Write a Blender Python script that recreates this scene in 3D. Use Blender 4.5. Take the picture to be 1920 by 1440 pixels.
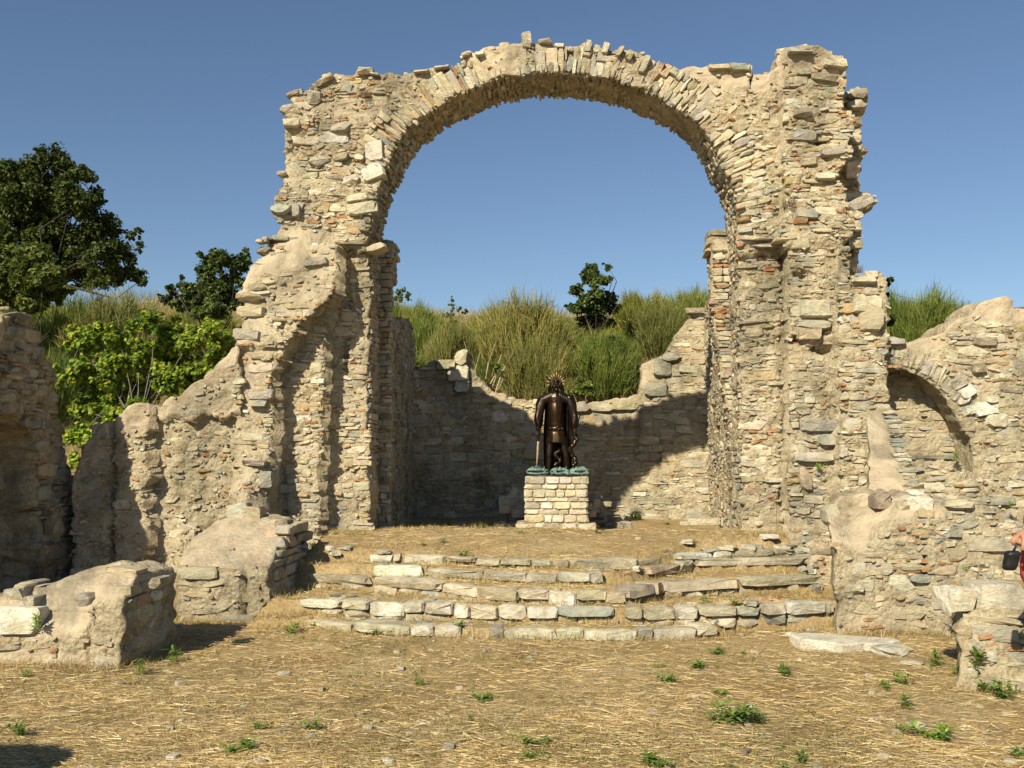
import bpy, bmesh, math, random
import numpy as np
from mathutils import Vector, Matrix

C = bpy.context.scene
for _o in list(bpy.data.objects):
    bpy.data.objects.remove(_o, do_unlink=True)
COL = C.collection
R = math.radians

# ------------------------------------------------------------------ camera, sky, sun, exposure
CAM_Z = 1.6
FPX = 1800.0                      # focal length in pixels of a 1920 px wide frame
PITCH = math.atan(140 / FPX)
YAW = math.atan(100 / FPX)
cam_d = bpy.data.cameras.new('camera')
cam_d.sensor_width = 36.0
cam_d.lens = 36.0 * FPX / 1920
cam_d.clip_end = 2000
cam = bpy.data.objects.new('camera', cam_d)
COL.objects.link(cam)
cam.location = (0, 0, CAM_Z)
cam.rotation_euler = (math.pi / 2 + PITCH, 0, YAW)
C.camera = cam

SUN_AZ = R(25.6)                    # light travels towards +y and +x
SUN_EL = R(33.7)
sun_dir = Vector((-math.sin(SUN_AZ) * math.cos(SUN_EL), -math.cos(SUN_AZ) * math.cos(SUN_EL), math.sin(SUN_EL)))
world = bpy.data.worlds.new('World')
C.world = world
world.use_nodes = True
wn = world.node_tree
wn.nodes.clear()
sky = wn.nodes.new('ShaderNodeTexSky')
sky.sky_type = 'NISHITA'
sky.sun_disc = False
sky.sun_elevation = SUN_EL
sky.sun_rotation = math.atan2(sun_dir.x, sun_dir.y)
sky.altitude = 300
sky.air_density = 1.0
sky.dust_density = 0.35
sky.ozone_density = 3.0
bg = wn.nodes.new('ShaderNodeBackground')
bg.inputs['Strength'].default_value = 0.05
wo = wn.nodes.new('ShaderNodeOutputWorld')
wn.links.new(sky.outputs[0], bg.inputs[0])
wn.links.new(bg.outputs[0], wo.inputs[0])
sun_l = bpy.data.lights.new('sun', 'SUN')
sun_l.energy = 3.5
sun_l.angle = R(0.53)
sun_l.color = (1.0, 0.915, 0.72)
sun = bpy.data.objects.new('sun', sun_l)
COL.objects.link(sun)
sun.location = sun_dir * 60
sun.rotation_euler = sun_dir.to_track_quat('Z', 'Y').to_euler()
vs = C.view_settings
vs.view_transform = 'Standard'
vs.look = 'None'
vs.exposure = 0.97
vs.gamma = 1.0
vs.use_curve_mapping = False
C.cycles.max_bounces = 6
C.cycles.diffuse_bounces = 1
C.cycles.transparent_max_bounces = 4
C.cycles.use_adaptive_sampling = True
C.cycles.use_denoising = True

# ------------------------------------------------------------------ picture ray -> point in the place
RX = cam.rotation_euler.to_matrix()
RXN = np.array(RX)


def ray(X, Y):
    v = np.array([(X - 960) / FPX, (720 - Y) / FPX, -1.0])
    return RXN @ v


def P(X, Y, d):
    r = ray(X, Y)
    t = d / r[1]
    return np.array([0, 0, CAM_Z]) + r * t


def PXP(X, Y, x0):
    r = ray(X, Y)
    t = x0 / r[0]
    return np.array([0, 0, CAM_Z]) + r * t


def PZ(X, Y, z0):
    r = ray(X, Y)
    t = (z0 - CAM_Z) / r[2]
    return np.array([0, 0, CAM_Z]) + r * t


def to_px(x, y, z):
    """numpy: where a point of the place stands in the 1920 px frame"""
    p = np.stack([np.asarray(x, float), np.asarray(y, float), np.asarray(z, float) - CAM_Z], -1)
    q = p @ RXN
    return 960 + FPX * q[..., 0] / -q[..., 2], 720 - FPX * q[..., 1] / -q[..., 2]


# ------------------------------------------------------------------ noise
def _hash(ix, iy, iz, seed):
    h = (ix.astype(np.int64) * 374761393 + iy.astype(np.int64) * 668265263 + iz.astype(np.int64) * 2147483647 + seed * 1274126177) & 0xFFFFFFFF
    h = ((h ^ (h >> 13)) * 1274126177) & 0xFFFFFFFF
    h = (h ^ (h >> 16)) & 0xFFFFFF
    return h / float(0xFFFFFF) * 2 - 1


def vnoise(p, seed=0):
    i = np.floor(p)
    f = p - i
    f = f * f * (3 - 2 * f)
    i = i.astype(np.int64)
    out = 0
    for dx in (0, 1):
        wx = f[:, 0] if dx else 1 - f[:, 0]
        for dy in (0, 1):
            wy = f[:, 1] if dy else 1 - f[:, 1]
            for dz in (0, 1):
                wz = f[:, 2] if dz else 1 - f[:, 2]
                out = out + _hash(i[:, 0] + dx, i[:, 1] + dy, i[:, 2] + dz, seed) * wx * wy * wz
    return out


def fbm(p, scale, seed=0, octv=3):
    s, a, out = scale, 1.0, 0
    for k in range(octv):
        out = out + a * vnoise(p * s + 17.3 * k, seed + k)
        s *= 2.1
        a *= 0.5
    return out


def fbm2(x, y, scale, seed=0, octv=3):
    p = np.stack([np.ravel(x), np.ravel(y), np.zeros(np.size(x))], -1)
    return fbm(p, scale, seed, octv).reshape(np.shape(x))


# ------------------------------------------------------------------ materials
def new_mat(name):
    m = bpy.data.materials.new(name)
    m.use_nodes = True
    nt = m.node_tree
    nt.nodes.clear()
    out = nt.nodes.new('ShaderNodeOutputMaterial')
    return m, nt, out


def N(nt, typ, **kw):
    n = nt.nodes.new(typ)
    for k, v in kw.items():
        if k in n.inputs:
            n.inputs[k].default_value = v
        else:
            setattr(n, k, v)
    return n


def ramp(nt, stops, interp='LINEAR'):
    r = nt.nodes.new('ShaderNodeValToRGB')
    r.color_ramp.interpolation = interp
    el = r.color_ramp.elements
    while len(el) < len(stops):
        el.new(0.5)
    for e, (p, c) in zip(el, stops):
        e.position = p
        e.color = (*c, 1)
    return r


def mixc(nt, a, b, fac, mode='MIX'):
    m = nt.nodes.new('ShaderNodeMix')
    m.data_type = 'RGBA'
    m.blend_type = mode
    if isinstance(fac, float):
        m.inputs[0].default_value = fac
    else:
        nt.links.new(fac, m.inputs[0])
    for i, s in ((6, a), (7, b)):
        if isinstance(s, tuple):
            m.inputs[i].default_value = (*s, 1)
        else:
            nt.links.new(s, m.inputs[i])
    return m.outputs[2]


def tex_noise(nt, co, scale, detail=4.0, rough=0.6, dist=0.0):
    n = nt.nodes.new('ShaderNodeTexNoise')
    n.inputs['Scale'].default_value = scale
    n.inputs['Detail'].default_value = detail
    n.inputs['Roughness'].default_value = rough
    n.inputs['Distortion'].default_value = dist
    if co is not None:
        nt.links.new(co, n.inputs['Vector'])
    return n


def world_co(nt):
    g = nt.nodes.new('ShaderNodeNewGeometry')
    return g.outputs['Position']


def bsdf(nt, out, color, rough=0.9, spec=0.15, metal=0.0, normal=None):
    b = nt.nodes.new('ShaderNodeBsdfPrincipled')
    b.inputs['Roughness'].default_value = rough
    b.inputs['Specular IOR Level'].default_value = spec
    b.inputs['Metallic'].default_value = metal
    if isinstance(color, tuple):
        b.inputs['Base Color'].default_value = (*color, 1)
    else:
        nt.links.new(color, b.inputs['Base Color'])
    if normal is not None:
        nt.links.new(normal, b.inputs['Normal'])
    nt.links.new(b.outputs[0], out.inputs[0])
    return b


def bump(nt, h, strength=0.5, dist=0.02):
    b = nt.nodes.new('ShaderNodeBump')
    b.inputs['Strength'].default_value = strength
    b.inputs['Distance'].default_value = dist
    nt.links.new(h, b.inputs['Height'])
    return b.outputs[0]


def weathered(nt, co, c):
    """grey weathering and soot in broad patches and runs"""
    mp = nt.nodes.new('ShaderNodeMapping')
    mp.inputs['Scale'].default_value = (1.0, 1.0, 0.45)
    nt.links.new(co, mp.inputs[0])
    n = tex_noise(nt, mp.outputs[0], 1.5, 7, 0.66, 0.5)
    r = ramp(nt, [(0.36, (0.60, 0.615, 0.60)), (0.50, (0.98, 0.98, 0.97)), (0.66, (1.12, 1.10, 1.04))])
    nt.links.new(n.outputs[0], r.inputs[0])
    return mixc(nt, c, r.outputs[0], 1.0, 'MULTIPLY')


def stone_material(name, source):
    m, nt, out = new_mat(name)
    co = world_co(nt)
    if source == 'object':
        base = nt.nodes.new('ShaderNodeObjectInfo').outputs['Color']
    else:
        a = nt.nodes.new('ShaderNodeAttribute')
        a.attribute_name = 'tint'
        base = a.outputs['Color']
    # bedding: grain stretched along the horizontal
    mp = nt.nodes.new('ShaderNodeMapping')
    mp.inputs['Scale'].default_value = (1, 1, 1.9)
    nt.links.new(co, mp.inputs[0])
    n1 = tex_noise(nt, mp.outputs[0], 11, 6, 0.65, 0.6)
    r1 = ramp(nt, [(0.25, (0.62, 0.58, 0.52)), (0.5, (0.98, 0.98, 0.98)), (0.75, (1.22, 1.2, 1.12))])
    nt.links.new(n1.outputs[0], r1.inputs[0])
    c = mixc(nt, base, r1.outputs[0], 1.0, 'MULTIPLY')
    # lime and mortar smeared over part of the face
    n2 = tex_noise(nt, co, 5.5, 5, 0.7, 0.4)
    r2 = ramp(nt, [(0.44, (0, 0, 0)), (0.62, (1, 1, 1))])
    nt.links.new(n2.outputs[0], r2.inputs[0])
    k = nt.nodes.new('ShaderNodeMath')
    k.operation = 'MULTIPLY'
    k.inputs[1].default_value = 0.72
    nt.links.new(r2.outputs[0], k.inputs[0])
    c = mixc(nt, c, (0.53, 0.45, 0.295), k.outputs[0])
    # specks of dark lichen
    n3 = tex_noise(nt, co, 34, 3, 0.7)
    r3 = ramp(nt, [(0.60, (1, 1, 1)), (0.74, (0.5, 0.48, 0.44))])
    nt.links.new(n3.outputs[0], r3.inputs[0])
    c = mixc(nt, c, r3.outputs[0], 0.8, 'MULTIPLY')
    c = weathered(nt, co, c)
    h = nt.nodes.new('ShaderNodeMath')
    h.operation = 'ADD'
    n4 = tex_noise(nt, mp.outputs[0], 30, 6, 0.78)
    nt.links.new(n1.outputs[0], h.inputs[0])
    nt.links.new(n4.outputs[0], h.inputs[1])
    bsdf(nt, out, c, 0.92, 0.12, normal=bump(nt, h.outputs[0], 0.9, 0.03))
    return m


def mortar_material():
    m, nt, out = new_mat('lime_mortar')
    co = world_co(nt)
    n1 = tex_noise(nt, co, 6, 8, 0.7, 0.3)
    r1 = ramp(nt, [(0.28, (0.28, 0.22, 0.13)), (0.46, (0.48, 0.40, 0.265)), (0.72, (0.62, 0.54, 0.39))])
    nt.links.new(n1.outputs[0], r1.inputs[0])
    n2 = tex_noise(nt, co, 45, 4, 0.7)
    r2 = ramp(nt, [(0.3, (0.6, 0.58, 0.54)), (0.55, (1.0, 1.0, 1.0)), (0.8, (1.2, 1.18, 1.1))])
    nt.links.new(n2.outputs[0], r2.inputs[0])
    rub = mixc(nt, r1.outputs[0], r2.outputs[0], 0.85, 'MULTIPLY')
    n3 = tex_noise(nt, co, 3.2, 8, 0.68)
    r3 = ramp(nt, [(0.3, (0.34, 0.265, 0.175)), (0.46, (0.47, 0.38, 0.265)), (0.62, (0.55, 0.46, 0.33)), (0.78, (0.64, 0.57, 0.44))])
    nt.links.new(n3.outputs[0], r3.inputs[0])
    n4 = tex_noise(nt, co, 70, 3, 0.7)
    r4 = ramp(nt, [(0.3, (0.82, 0.8, 0.78)), (0.6, (1.0, 1.0, 1.0))])
    nt.links.new(n4.outputs[0], r4.inputs[0])
    pla = mixc(nt, r3.outputs[0], r4.outputs[0], 0.9, 'MULTIPLY')
    a = nt.nodes.new('ShaderNodeAttribute')
    a.attribute_name = 'plaster'
    c = weathered(nt, co, mixc(nt, rub, pla, a.outputs['Fac']))
    vor = nt.nodes.new('ShaderNodeTexVoronoi')
    vor.inputs['Scale'].default_value = 22
    nt.links.new(co, vor.inputs['Vector'])
    h1 = nt.nodes.new('ShaderNodeMath')
    h1.operation = 'MULTIPLY_ADD'
    h1.inputs[1].default_value = -0.7
    nt.links.new(vor.outputs['Distance'], h1.inputs[0])
    nt.links.new(n1.outputs[0], h1.inputs[2])
    h2 = nt.nodes.new('ShaderNodeMath')
    h2.operation = 'ADD'
    nt.links.new(h1.outputs[0], h2.inputs[0])
    nt.links.new(n2.outputs[0], h2.inputs[1])
    st = nt.nodes.new('ShaderNodeMath')
    st.operation = 'MULTIPLY_ADD'
    st.inputs[1].default_value = -0.42
    st.inputs[2].default_value = 0.95
    nt.links.new(a.outputs['Fac'], st.inputs[0])
    b = nt.nodes.new('ShaderNodeBump')
    b.inputs['Distance'].default_value = 0.03
    nt.links.new(st.outputs[0], b.inputs['Strength'])
    nt.links.new(h2.outputs[0], b.inputs['Height'])
    bsdf(nt, out, c, 0.95, 0.08, normal=b.outputs[0])
    return m


def leaf_material(name, stops, transl=0.35, rough=0.55, objvar=None, spec=0.25):
    m, nt, out = new_mat(name)
    g = nt.nodes.new('ShaderNodeNewGeometry')
    r = ramp(nt, stops)
    nt.links.new(g.outputs['Random Per Island'], r.inputs[0])
    n = tex_noise(nt, g.outputs['Position'], 1.3, 2, 0.5)
    rr = ramp(nt, [(0.3, (0.65, 0.68, 0.62)), (0.7, (1.25, 1.22, 1.15))])
    nt.links.new(n.outputs[0], rr.inputs[0])
    c = mixc(nt, r.outputs[0], rr.outputs[0], 0.8, 'MULTIPLY')
    if objvar:                      # each plant its own tone
        ov = ramp(nt, objvar)
        nt.links.new(nt.nodes.new('ShaderNodeObjectInfo').outputs['Random'], ov.inputs[0])
        c = mixc(nt, c, ov.outputs[0], 1.0, 'MULTIPLY')
    b = nt.nodes.new('ShaderNodeBsdfPrincipled')
    b.inputs['Roughness'].default_value = rough
    b.inputs['Specular IOR Level'].default_value = spec
    nt.links.new(c, b.inputs['Base Color'])
    t = nt.nodes.new('ShaderNodeBsdfTranslucent')
    nt.links.new(c, t.inputs[0])
    mx = nt.nodes.new('ShaderNodeMixShader')
    mx.inputs[0].default_value = transl
    nt.links.new(b.outputs[0], mx.inputs[1])
    nt.links.new(t.outputs[0], mx.inputs[2])
    nt.links.new(mx.outputs[0], out.inputs[0])
    return m


def plain_material(name, col, rough=0.8, spec=0.2, metal=0.0, var=0.25, scale=20, bstr=0.25):
    m, nt, out = new_mat(name)
    co = world_co(nt)
    n = tex_noise(nt, co, scale, 5, 0.6)
    r = ramp(nt, [(0.3, (1 - var, 1 - var, 1 - var)), (0.7, (1 + var, 1 + var, 1 + var))])
    nt.links.new(n.outputs[0], r.inputs[0])
    c = mixc(nt, col, r.outputs[0], 1.0, 'MULTIPLY')
    bsdf(nt, out, c, rough, spec, metal, normal=bump(nt, n.outputs[0], bstr, 0.01))
    return m


def ground_material():
    m, nt, out = new_mat('dry_straw_earth')
    co = world_co(nt)
    n1 = tex_noise(nt, co, 1.1, 6, 0.65, 0.3)
    r1 = ramp(nt, [(0.3, (0.32, 0.215, 0.10)), (0.5, (0.48, 0.345, 0.17)), (0.7, (0.58, 0.445, 0.25))])
    nt.links.new(n1.outputs[0], r1.inputs[0])
    n2 = tex_noise(nt, co, 38, 6, 0.75)
    r2 = ramp(nt, [(0.3, (0.45, 0.42, 0.38)), (0.55, (1.0, 1.0, 1.0)), (0.75, (1.35, 1.3, 1.2))])
    nt.links.new(n2.outputs[0], r2.inputs[0])
    c = mixc(nt, r1.outputs[0], r2.outputs[0], 0.9, 'MULTIPLY')
    # a bare stony patch of trodden earth on the upper floor and a green tinge on the hill
    a = nt.nodes.new('ShaderNodeAttribute')
    a.attribute_name = 'hill'
    n3 = tex_noise(nt, co, 1.7, 5, 0.6)
    r3 = ramp(nt, [(0.35, (0.09, 0.095, 0.03)), (0.55, (0.21, 0.165, 0.07)), (0.7, (0.34, 0.255, 0.115))])
    nt.links.new(n3.outputs[0], r3.inputs[0])
    c = mixc(nt, c, r3.outputs[0], a.outputs['Fac'])
    bsdf(nt, out, c, 0.95, 0.05, normal=bump(nt, n2.outputs[0], 0.9, 0.03))
    return m


M = {}
M['stone'] = stone_material('rough_stone', 'object')
M['rubble'] = stone_material('rough_rubble', 'attribute')
M['mortar'] = mortar_material()
M['ground'] = ground_material()
M['broom'] = leaf_material('broom_stems', [(0.0, (0.07, 0.10, 0.016)), (0.5, (0.17, 0.225, 0.04)), (0.8, (0.27, 0.30, 0.075)), (1.0, (0.38, 0.30, 0.12))], 0.25, 0.6, [(0.0, (0.62, 0.72, 0.6)), (0.4, (0.95, 1.0, 0.9)), (0.75, (1.25, 1.12, 0.9)), (1.0, (1.35, 1.05, 0.8))])
M['grass'] = leaf_material('green_grass', [(0.0, (0.07, 0.10, 0.02)), (0.6, (0.17, 0.20, 0.05)), (1.0, (0.30, 0.27, 0.10))], 0.25, 0.6)
M['broom_dry'] = leaf_material('broom_stems_dry', [(0.0, (0.10, 0.14, 0.03)), (0.45, (0.21, 0.225, 0.065)), (1.0, (0.38, 0.31, 0.12))], 0.2, 0.7, [(0.0, (0.7, 0.75, 0.65)), (0.6, (1.0, 0.98, 0.9)), (1.0, (1.3, 1.1, 0.85))])
M['dry'] = leaf_material('dry_grass', [(0.0, (0.25, 0.175, 0.065)), (0.5, (0.46, 0.34, 0.145)), (1.0, (0.66, 0.53, 0.28))], 0.25, 0.6)
M['straw'] = leaf_material('straw_blades', [(0.0, (0.26, 0.16, 0.065)), (0.35, (0.52, 0.37, 0.165)), (0.75, (0.66, 0.51, 0.26)), (1.0, (0.78, 0.68, 0.45))], 0.1, 0.5)
M['weed'] = leaf_material('weed_leaves', [(0.0, (0.11, 0.19, 0.03)), (0.6, (0.21, 0.34, 0.055)), (1.0, (0.34, 0.43, 0.11))], 0.35, 0.5)
M['fig'] = leaf_material('fig_leaves', [(0.0, (0.06, 0.12, 0.015)), (0.3, (0.16, 0.27, 0.03)), (0.65, (0.31, 0.42, 0.05)), (0.86, (0.47, 0.55, 0.085)), (0.95, (0.52, 0.50, 0.04)), (1.0, (0.55, 0.38, 0.05))], 0.45, 0.45)
M['oak'] = leaf_material('oak_leaves', [(0.0, (0.03, 0.05, 0.01)), (0.6, (0.07, 0.10, 0.02)), (1.0, (0.13, 0.155, 0.035))], 0.25, 0.5)
M['bay'] = leaf_material('bay_leaves', [(0.0, (0.04, 0.07, 0.016)), (0.6, (0.085, 0.125, 0.028)), (1.0, (0.17, 0.20, 0.055))], 0.25, 0.4)
M['bush'] = leaf_material('bush_leaves', [(0.0, (0.07, 0.10, 0.018)), (0.6, (0.14, 0.185, 0.035)), (1.0, (0.26, 0.27, 0.08))], 0.3, 0.5)
M['bark'] = plain_material('bark', (0.06, 0.048, 0.035), 0.9, 0.1, 0, 0.35, 30, 0.6)
M['figbark'] = plain_material('pale_bark', (0.26, 0.23, 0.18), 0.9, 0.1, 0, 0.3, 30, 0.4)
M['twig'] = plain_material('dry_twig', (0.40, 0.32, 0.20), 0.9, 0.1, 0, 0.3, 30, 0.4)
M['deadtuft'] = leaf_material('dead_tuft', [(0.0, (0.14, 0.10, 0.06)), (0.5, (0.22, 0.165, 0.10)), (1.0, (0.32, 0.25, 0.16))], 0.15, 0.7)
M['bronze'] = plain_material('dark_bronze', (0.040, 0.029, 0.020), 0.36, 0.5, 0.85, 0.45, 9, 0.15)
M['bronze_warm'] = plain_material('warm_bronze', (0.06, 0.036, 0.020), 0.36, 0.5, 0.85, 0.35, 9, 0.15)
M['ray'] = plain_material('gilded_bronze', (0.30, 0.20, 0.10), 0.4, 0.5, 0.75, 0.2, 9, 0.1)
M['blade'] = plain_material('pale_bronze', (0.50, 0.36, 0.22), 0.45, 0.5, 0.75, 0.2, 9, 0.1)
M['patina'] = plain_material('green_patina', (0.15, 0.225, 0.195), 0.75, 0.3, 0.1, 0.7, 24, 0.6)
M['skin'] = plain_material('skin', (0.50, 0.25, 0.15), 0.55, 0.4, 0, 0.08, 30, 0.05)
M['hair'] = plain_material('dark_hair', (0.03, 0.022, 0.016), 0.5, 0.3, 0, 0.3, 60, 0.4)
M['red'] = plain_material('red_cotton', (0.42, 0.06, 0.055), 0.85, 0.2, 0, 0.12, 60, 0.2)
M['navy'] = plain_material('navy_cloth', (0.022, 0.022, 0.035), 0.85, 0.2, 0, 0.2, 60, 0.2)
M['black'] = plain_material('black_nylon', (0.012, 0.012, 0.014), 0.5, 0.4, 0, 0.2, 60, 0.2)
M['shoe'] = plain_material('shoe_leather', (0.06, 0.045, 0.035), 0.6, 0.3, 0, 0.2, 40, 0.2)


# ------------------------------------------------------------------ objects
def tag(o, label=None, cat=None, group=None, kind=None):
    if label: o['label'] = label
    if cat: o['category'] = cat
    if group: o['group'] = group
    if kind: o['kind'] = kind
    return o


def empty(name, loc, label=None, cat=None, group=None):
    o = bpy.data.objects.new(name, None)
    o.empty_display_size = 0.2
    COL.objects.link(o)
    o.location = loc
    return tag(o, label, cat, group)


def set_parent(o, parent):
    """parent keeping the world place (parents are only moved, never turned, before this)"""
    if parent is not None:
        o.parent = parent
        pm = parent_world(parent)
        o.matrix_parent_inverse = pm.inverted()


def parent_world(p):
    if p.parent is None:
        return p.matrix_basis.copy()
    return parent_world(p.parent) @ p.matrix_parent_inverse @ p.matrix_basis


def np_mesh(name, verts, faces, smooth=False, attrs=None, cols=None):
    """verts (n,3); faces: (m,k) int array or list of such arrays"""
    me = bpy.data.meshes.new(name)
    if isinstance(faces, np.ndarray):
        faces = [faces]
    faces = [f for f in faces if len(f)]
    verts = np.ascontiguousarray(verts, dtype=np.float32)
    nl = sum(f.size for f in faces)
    nf = sum(len(f) for f in faces)
    me.vertices.add(len(verts))
    me.vertices.foreach_set('co', verts.ravel())
    me.loops.add(nl)
    me.polygons.add(nf)
    me.loops.foreach_set('vertex_index', np.concatenate([f.ravel() for f in faces]).astype(np.int32))
    tot = np.concatenate([np.full(len(f), f.shape[1], np.int32) for f in faces])
    start = np.concatenate([[0], np.cumsum(tot)[:-1]]).astype(np.int32)
    me.polygons.foreach_set('loop_start', start)
    me.polygons.foreach_set('use_smooth', np.full(nf, bool(smooth)))
    me.update(calc_edges=True)
    if attrs:
        for k, v in attrs.items():
            a = me.attributes.new(k, 'FLOAT', 'POINT')
            a.data.foreach_set('value', np.asarray(v, np.float32))
    if cols is not None:
        a = me.color_attributes.new('tint', 'FLOAT_COLOR', 'POINT')
        c4 = np.ones((len(verts), 4), np.float32)
        c4[:, :3] = cols
        a.data.foreach_set('color', c4.ravel())
    return me


def add(name, me, mat, parent=None):
    o = bpy.data.objects.new(name, me)
    COL.objects.link(o)
    if mat is not None and not me.materials:
        me.materials.append(mat)
    set_parent(o, parent)
    return o


def add_np(name, verts, faces, mat, parent=None, smooth=False, attrs=None, cols=None):
    return add(name, np_mesh(name, verts, faces, smooth, attrs, cols), mat, parent)


# ------------------------------------------------------------------ walls
def poly_sdf(px, py, poly):
    """signed distance (negative inside) and closest boundary point"""
    n = len(px)
    best = np.full(n, 1e9)
    bx = np.zeros(n)
    by = np.zeros(n)
    inside = np.zeros(n, bool)
    m = len(poly)
    for i in range(m):
        ax, ay = poly[i]
        cx, cy = poly[(i + 1) % m]
        dx, dy = cx - ax, cy - ay
        L = dx * dx + dy * dy + 1e-12
        t = np.clip(((px - ax) * dx + (py - ay) * dy) / L, 0, 1)
        qx, qy = ax + t * dx, ay + t * dy
        d = (px - qx) ** 2 + (py - qy) ** 2
        k = d < best
        best[k] = d[k]
        bx[k] = qx[k]
        by[k] = qy[k]
        cond = ((ay > py) != (cy > py))
        xs = ax + (py - ay) / (cy - ay + 1e-15) * dx
        inside ^= cond & (px < xs)
    s = np.sqrt(best)
    return np.where(inside, -s, s), bx, by


def displace(pts, seed, amp, plaster=None):
    big, small = amp
    out = np.empty_like(pts)
    k = 1.0 if plaster is None else (1 - 0.5 * plaster)
    for a in range(3):
        out[:, a] = pts[:, a] + big * fbm(pts, 2.3, seed + 31 * a, 2) + small * k * fbm(pts, 11.0, seed + 77 + 13 * a, 3)
    return out


class Wall:
    """a piece of masonry: an outline in (u, v), a front relief w(u, v), a thickness, and mapf(u, v, w) -> place"""

    def __init__(self, name, poly, mapf, relief, thick, cell=0.03, seed=1, amp=(0.03, 0.02), plaster=None, parent=None, ragged=0.012):
        self.poly = np.array(poly, float)
        self.mapf, self.relief, self.thick, self.seed, self.plaster = mapf, relief, thick, seed, plaster
        self.amp = amp
        rng = np.random.default_rng(seed)
        # break long outline edges into ragged short ones
        pts = []
        for i in range(len(self.poly)):
            a, b = self.poly[i], self.poly[(i + 1) % len(self.poly)]
            L = np.hypot(*(b - a))
            k = max(1, int(L / 0.07))
            for j in range(k):
                q = a + (b - a) * j / k
                if 0 < j:
                    q = q + rng.normal(0, ragged, 2)
                pts.append(q)
        self.rag = np.array(pts)
        p = self.rag
        us = np.arange(p[:, 0].min() - cell, p[:, 0].max() + 2 * cell, cell)
        vv = np.arange(p[:, 1].min() - cell, p[:, 1].max() + 2 * cell, cell)
        U, V = np.meshgrid(us, vv, indexing='ij')
        s, bx, by = poly_sdf(U.ravel(), V.ravel(), p)
        s = s.reshape(U.shape)
        bx = bx.reshape(U.shape)
        by = by.reshape(U.shape)
        keep = (s[:-1, :-1] + s[1:, :-1] + s[:-1, 1:] + s[1:, 1:]) < 0
        used = np.zeros(U.shape, bool)
        allk = np.ones(U.shape, bool)
        kp = np.pad(keep, 1)
        q = [kp[:-1, :-1], kp[1:, :-1], kp[:-1, 1:], kp[1:, 1:]]
        used = q[0] | q[1] | q[2] | q[3]
        allk = q[0] & q[1] & q[2] & q[3]
        bnd = used & ~allk & (np.abs(s) < 1.1 * cell)
        U = np.where(bnd, bx, U)
        V = np.where(bnd, by, V)
        idx = -np.ones(U.shape, int)
        nu = used.sum()
        idx[used] = np.arange(nu)
        u, v = U[used], V[used]
        w = relief(u, v)
        pl = plaster(u, v) if plaster else np.zeros(nu)
        F = mapf(u, v, w)
        B = mapf(u, v, np.full(nu, thick))
        ii, jj = np.nonzero(keep)
        quad = np.stack([idx[ii, jj], idx[ii + 1, jj], idx[ii + 1, jj + 1], idx[ii, jj + 1]], -1)
        K = max(1, int(np.ceil((thick - np.median(w)) / (cell * 1.4))))
        bb = used & ~allk
        bi = -np.ones(U.shape, int)
        nb = bb.sum()
        bi[bb] = np.arange(nb)
        b_of = idx[bb]
        levels = []
        for k in range(1, K):
            wk = w[b_of] + (thick - w[b_of]) * k / K
            levels.append(mapf(u[b_of], v[b_of], wk))
        verts = [F, B] + levels
        pls = [pl, pl] + [pl[b_of] * 0.5] * len(levels)

        def vid(level, node_i, node_j):
            if level == 0:
                return idx[node_i, node_j]
            if level == K:
                return nu + idx[node_i, node_j]
            return 2 * nu + (level - 1) * nb + bi[node_i, node_j]
        side = []
        # directed boundary edges of the kept cells
        def edges(mask_out, a, b):
            i, j = np.nonzero(mask_out)
            return (i + a[0], j + a[1], i + b[0], j + b[1])
        below = keep & ~kp[1:-1, :-2]
        above = keep & ~kp[1:-1, 2:]
        left = keep & ~kp[:-2, 1:-1]
        right = keep & ~kp[2:, 1:-1]
        for mk, a, b in ((below, (0, 0), (1, 0)), (right, (1, 0), (1, 1)), (above, (1, 1), (0, 1)), (left, (0, 1), (0, 0))):
            i0, j0, i1, j1 = edges(mk, a, b)
            for k in range(K):
                side.append(np.stack([vid(k, i0, j0), vid(k + 1, i0, j0), vid(k + 1, i1, j1), vid(k, i1, j1)], -1))
        allv = np.concatenate(verts)
        allp = np.concatenate(pls)
        allv = displace(allv, seed, amp, allp)
        faces = np.concatenate([quad, quad[:, ::-1] + nu] + side)
        # orientation: front must look along -w
        e = 1e-3
        c0 = np.array([u.mean()]), np.array([v.mean()]), np.array([0.0])
        m0 = mapf(*c0)
        du = (mapf(c0[0] + e, c0[1], c0[2]) - m0)[0]
        dv = (mapf(c0[0], c0[1] + e, c0[2]) - m0)[0]
        dw = (mapf(c0[0], c0[1], c0[2] + e) - m0)[0]
        if np.dot(np.cross(du, dv), dw) > 0:
            faces = faces[:, ::-1]
        self.core = add_np(name, allv, faces, M['mortar'], parent, smooth=True, attrs={'plaster': allp})

    def frame(self, u, v, w):
        e = 1e-3
        o = self.mapf(u, v, w)
        du = (self.mapf(u + e, v, w) - o) / e
        dw = (self.mapf(u, v, w + e) - o) / e
        du /= np.linalg.norm(du, axis=1)[:, None]
        dw /= np.linalg.norm(dw, axis=1)[:, None]
        dv = np.zeros_like(du)
        dv[:, 2] = 1
        return o, du, dv, dw


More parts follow.
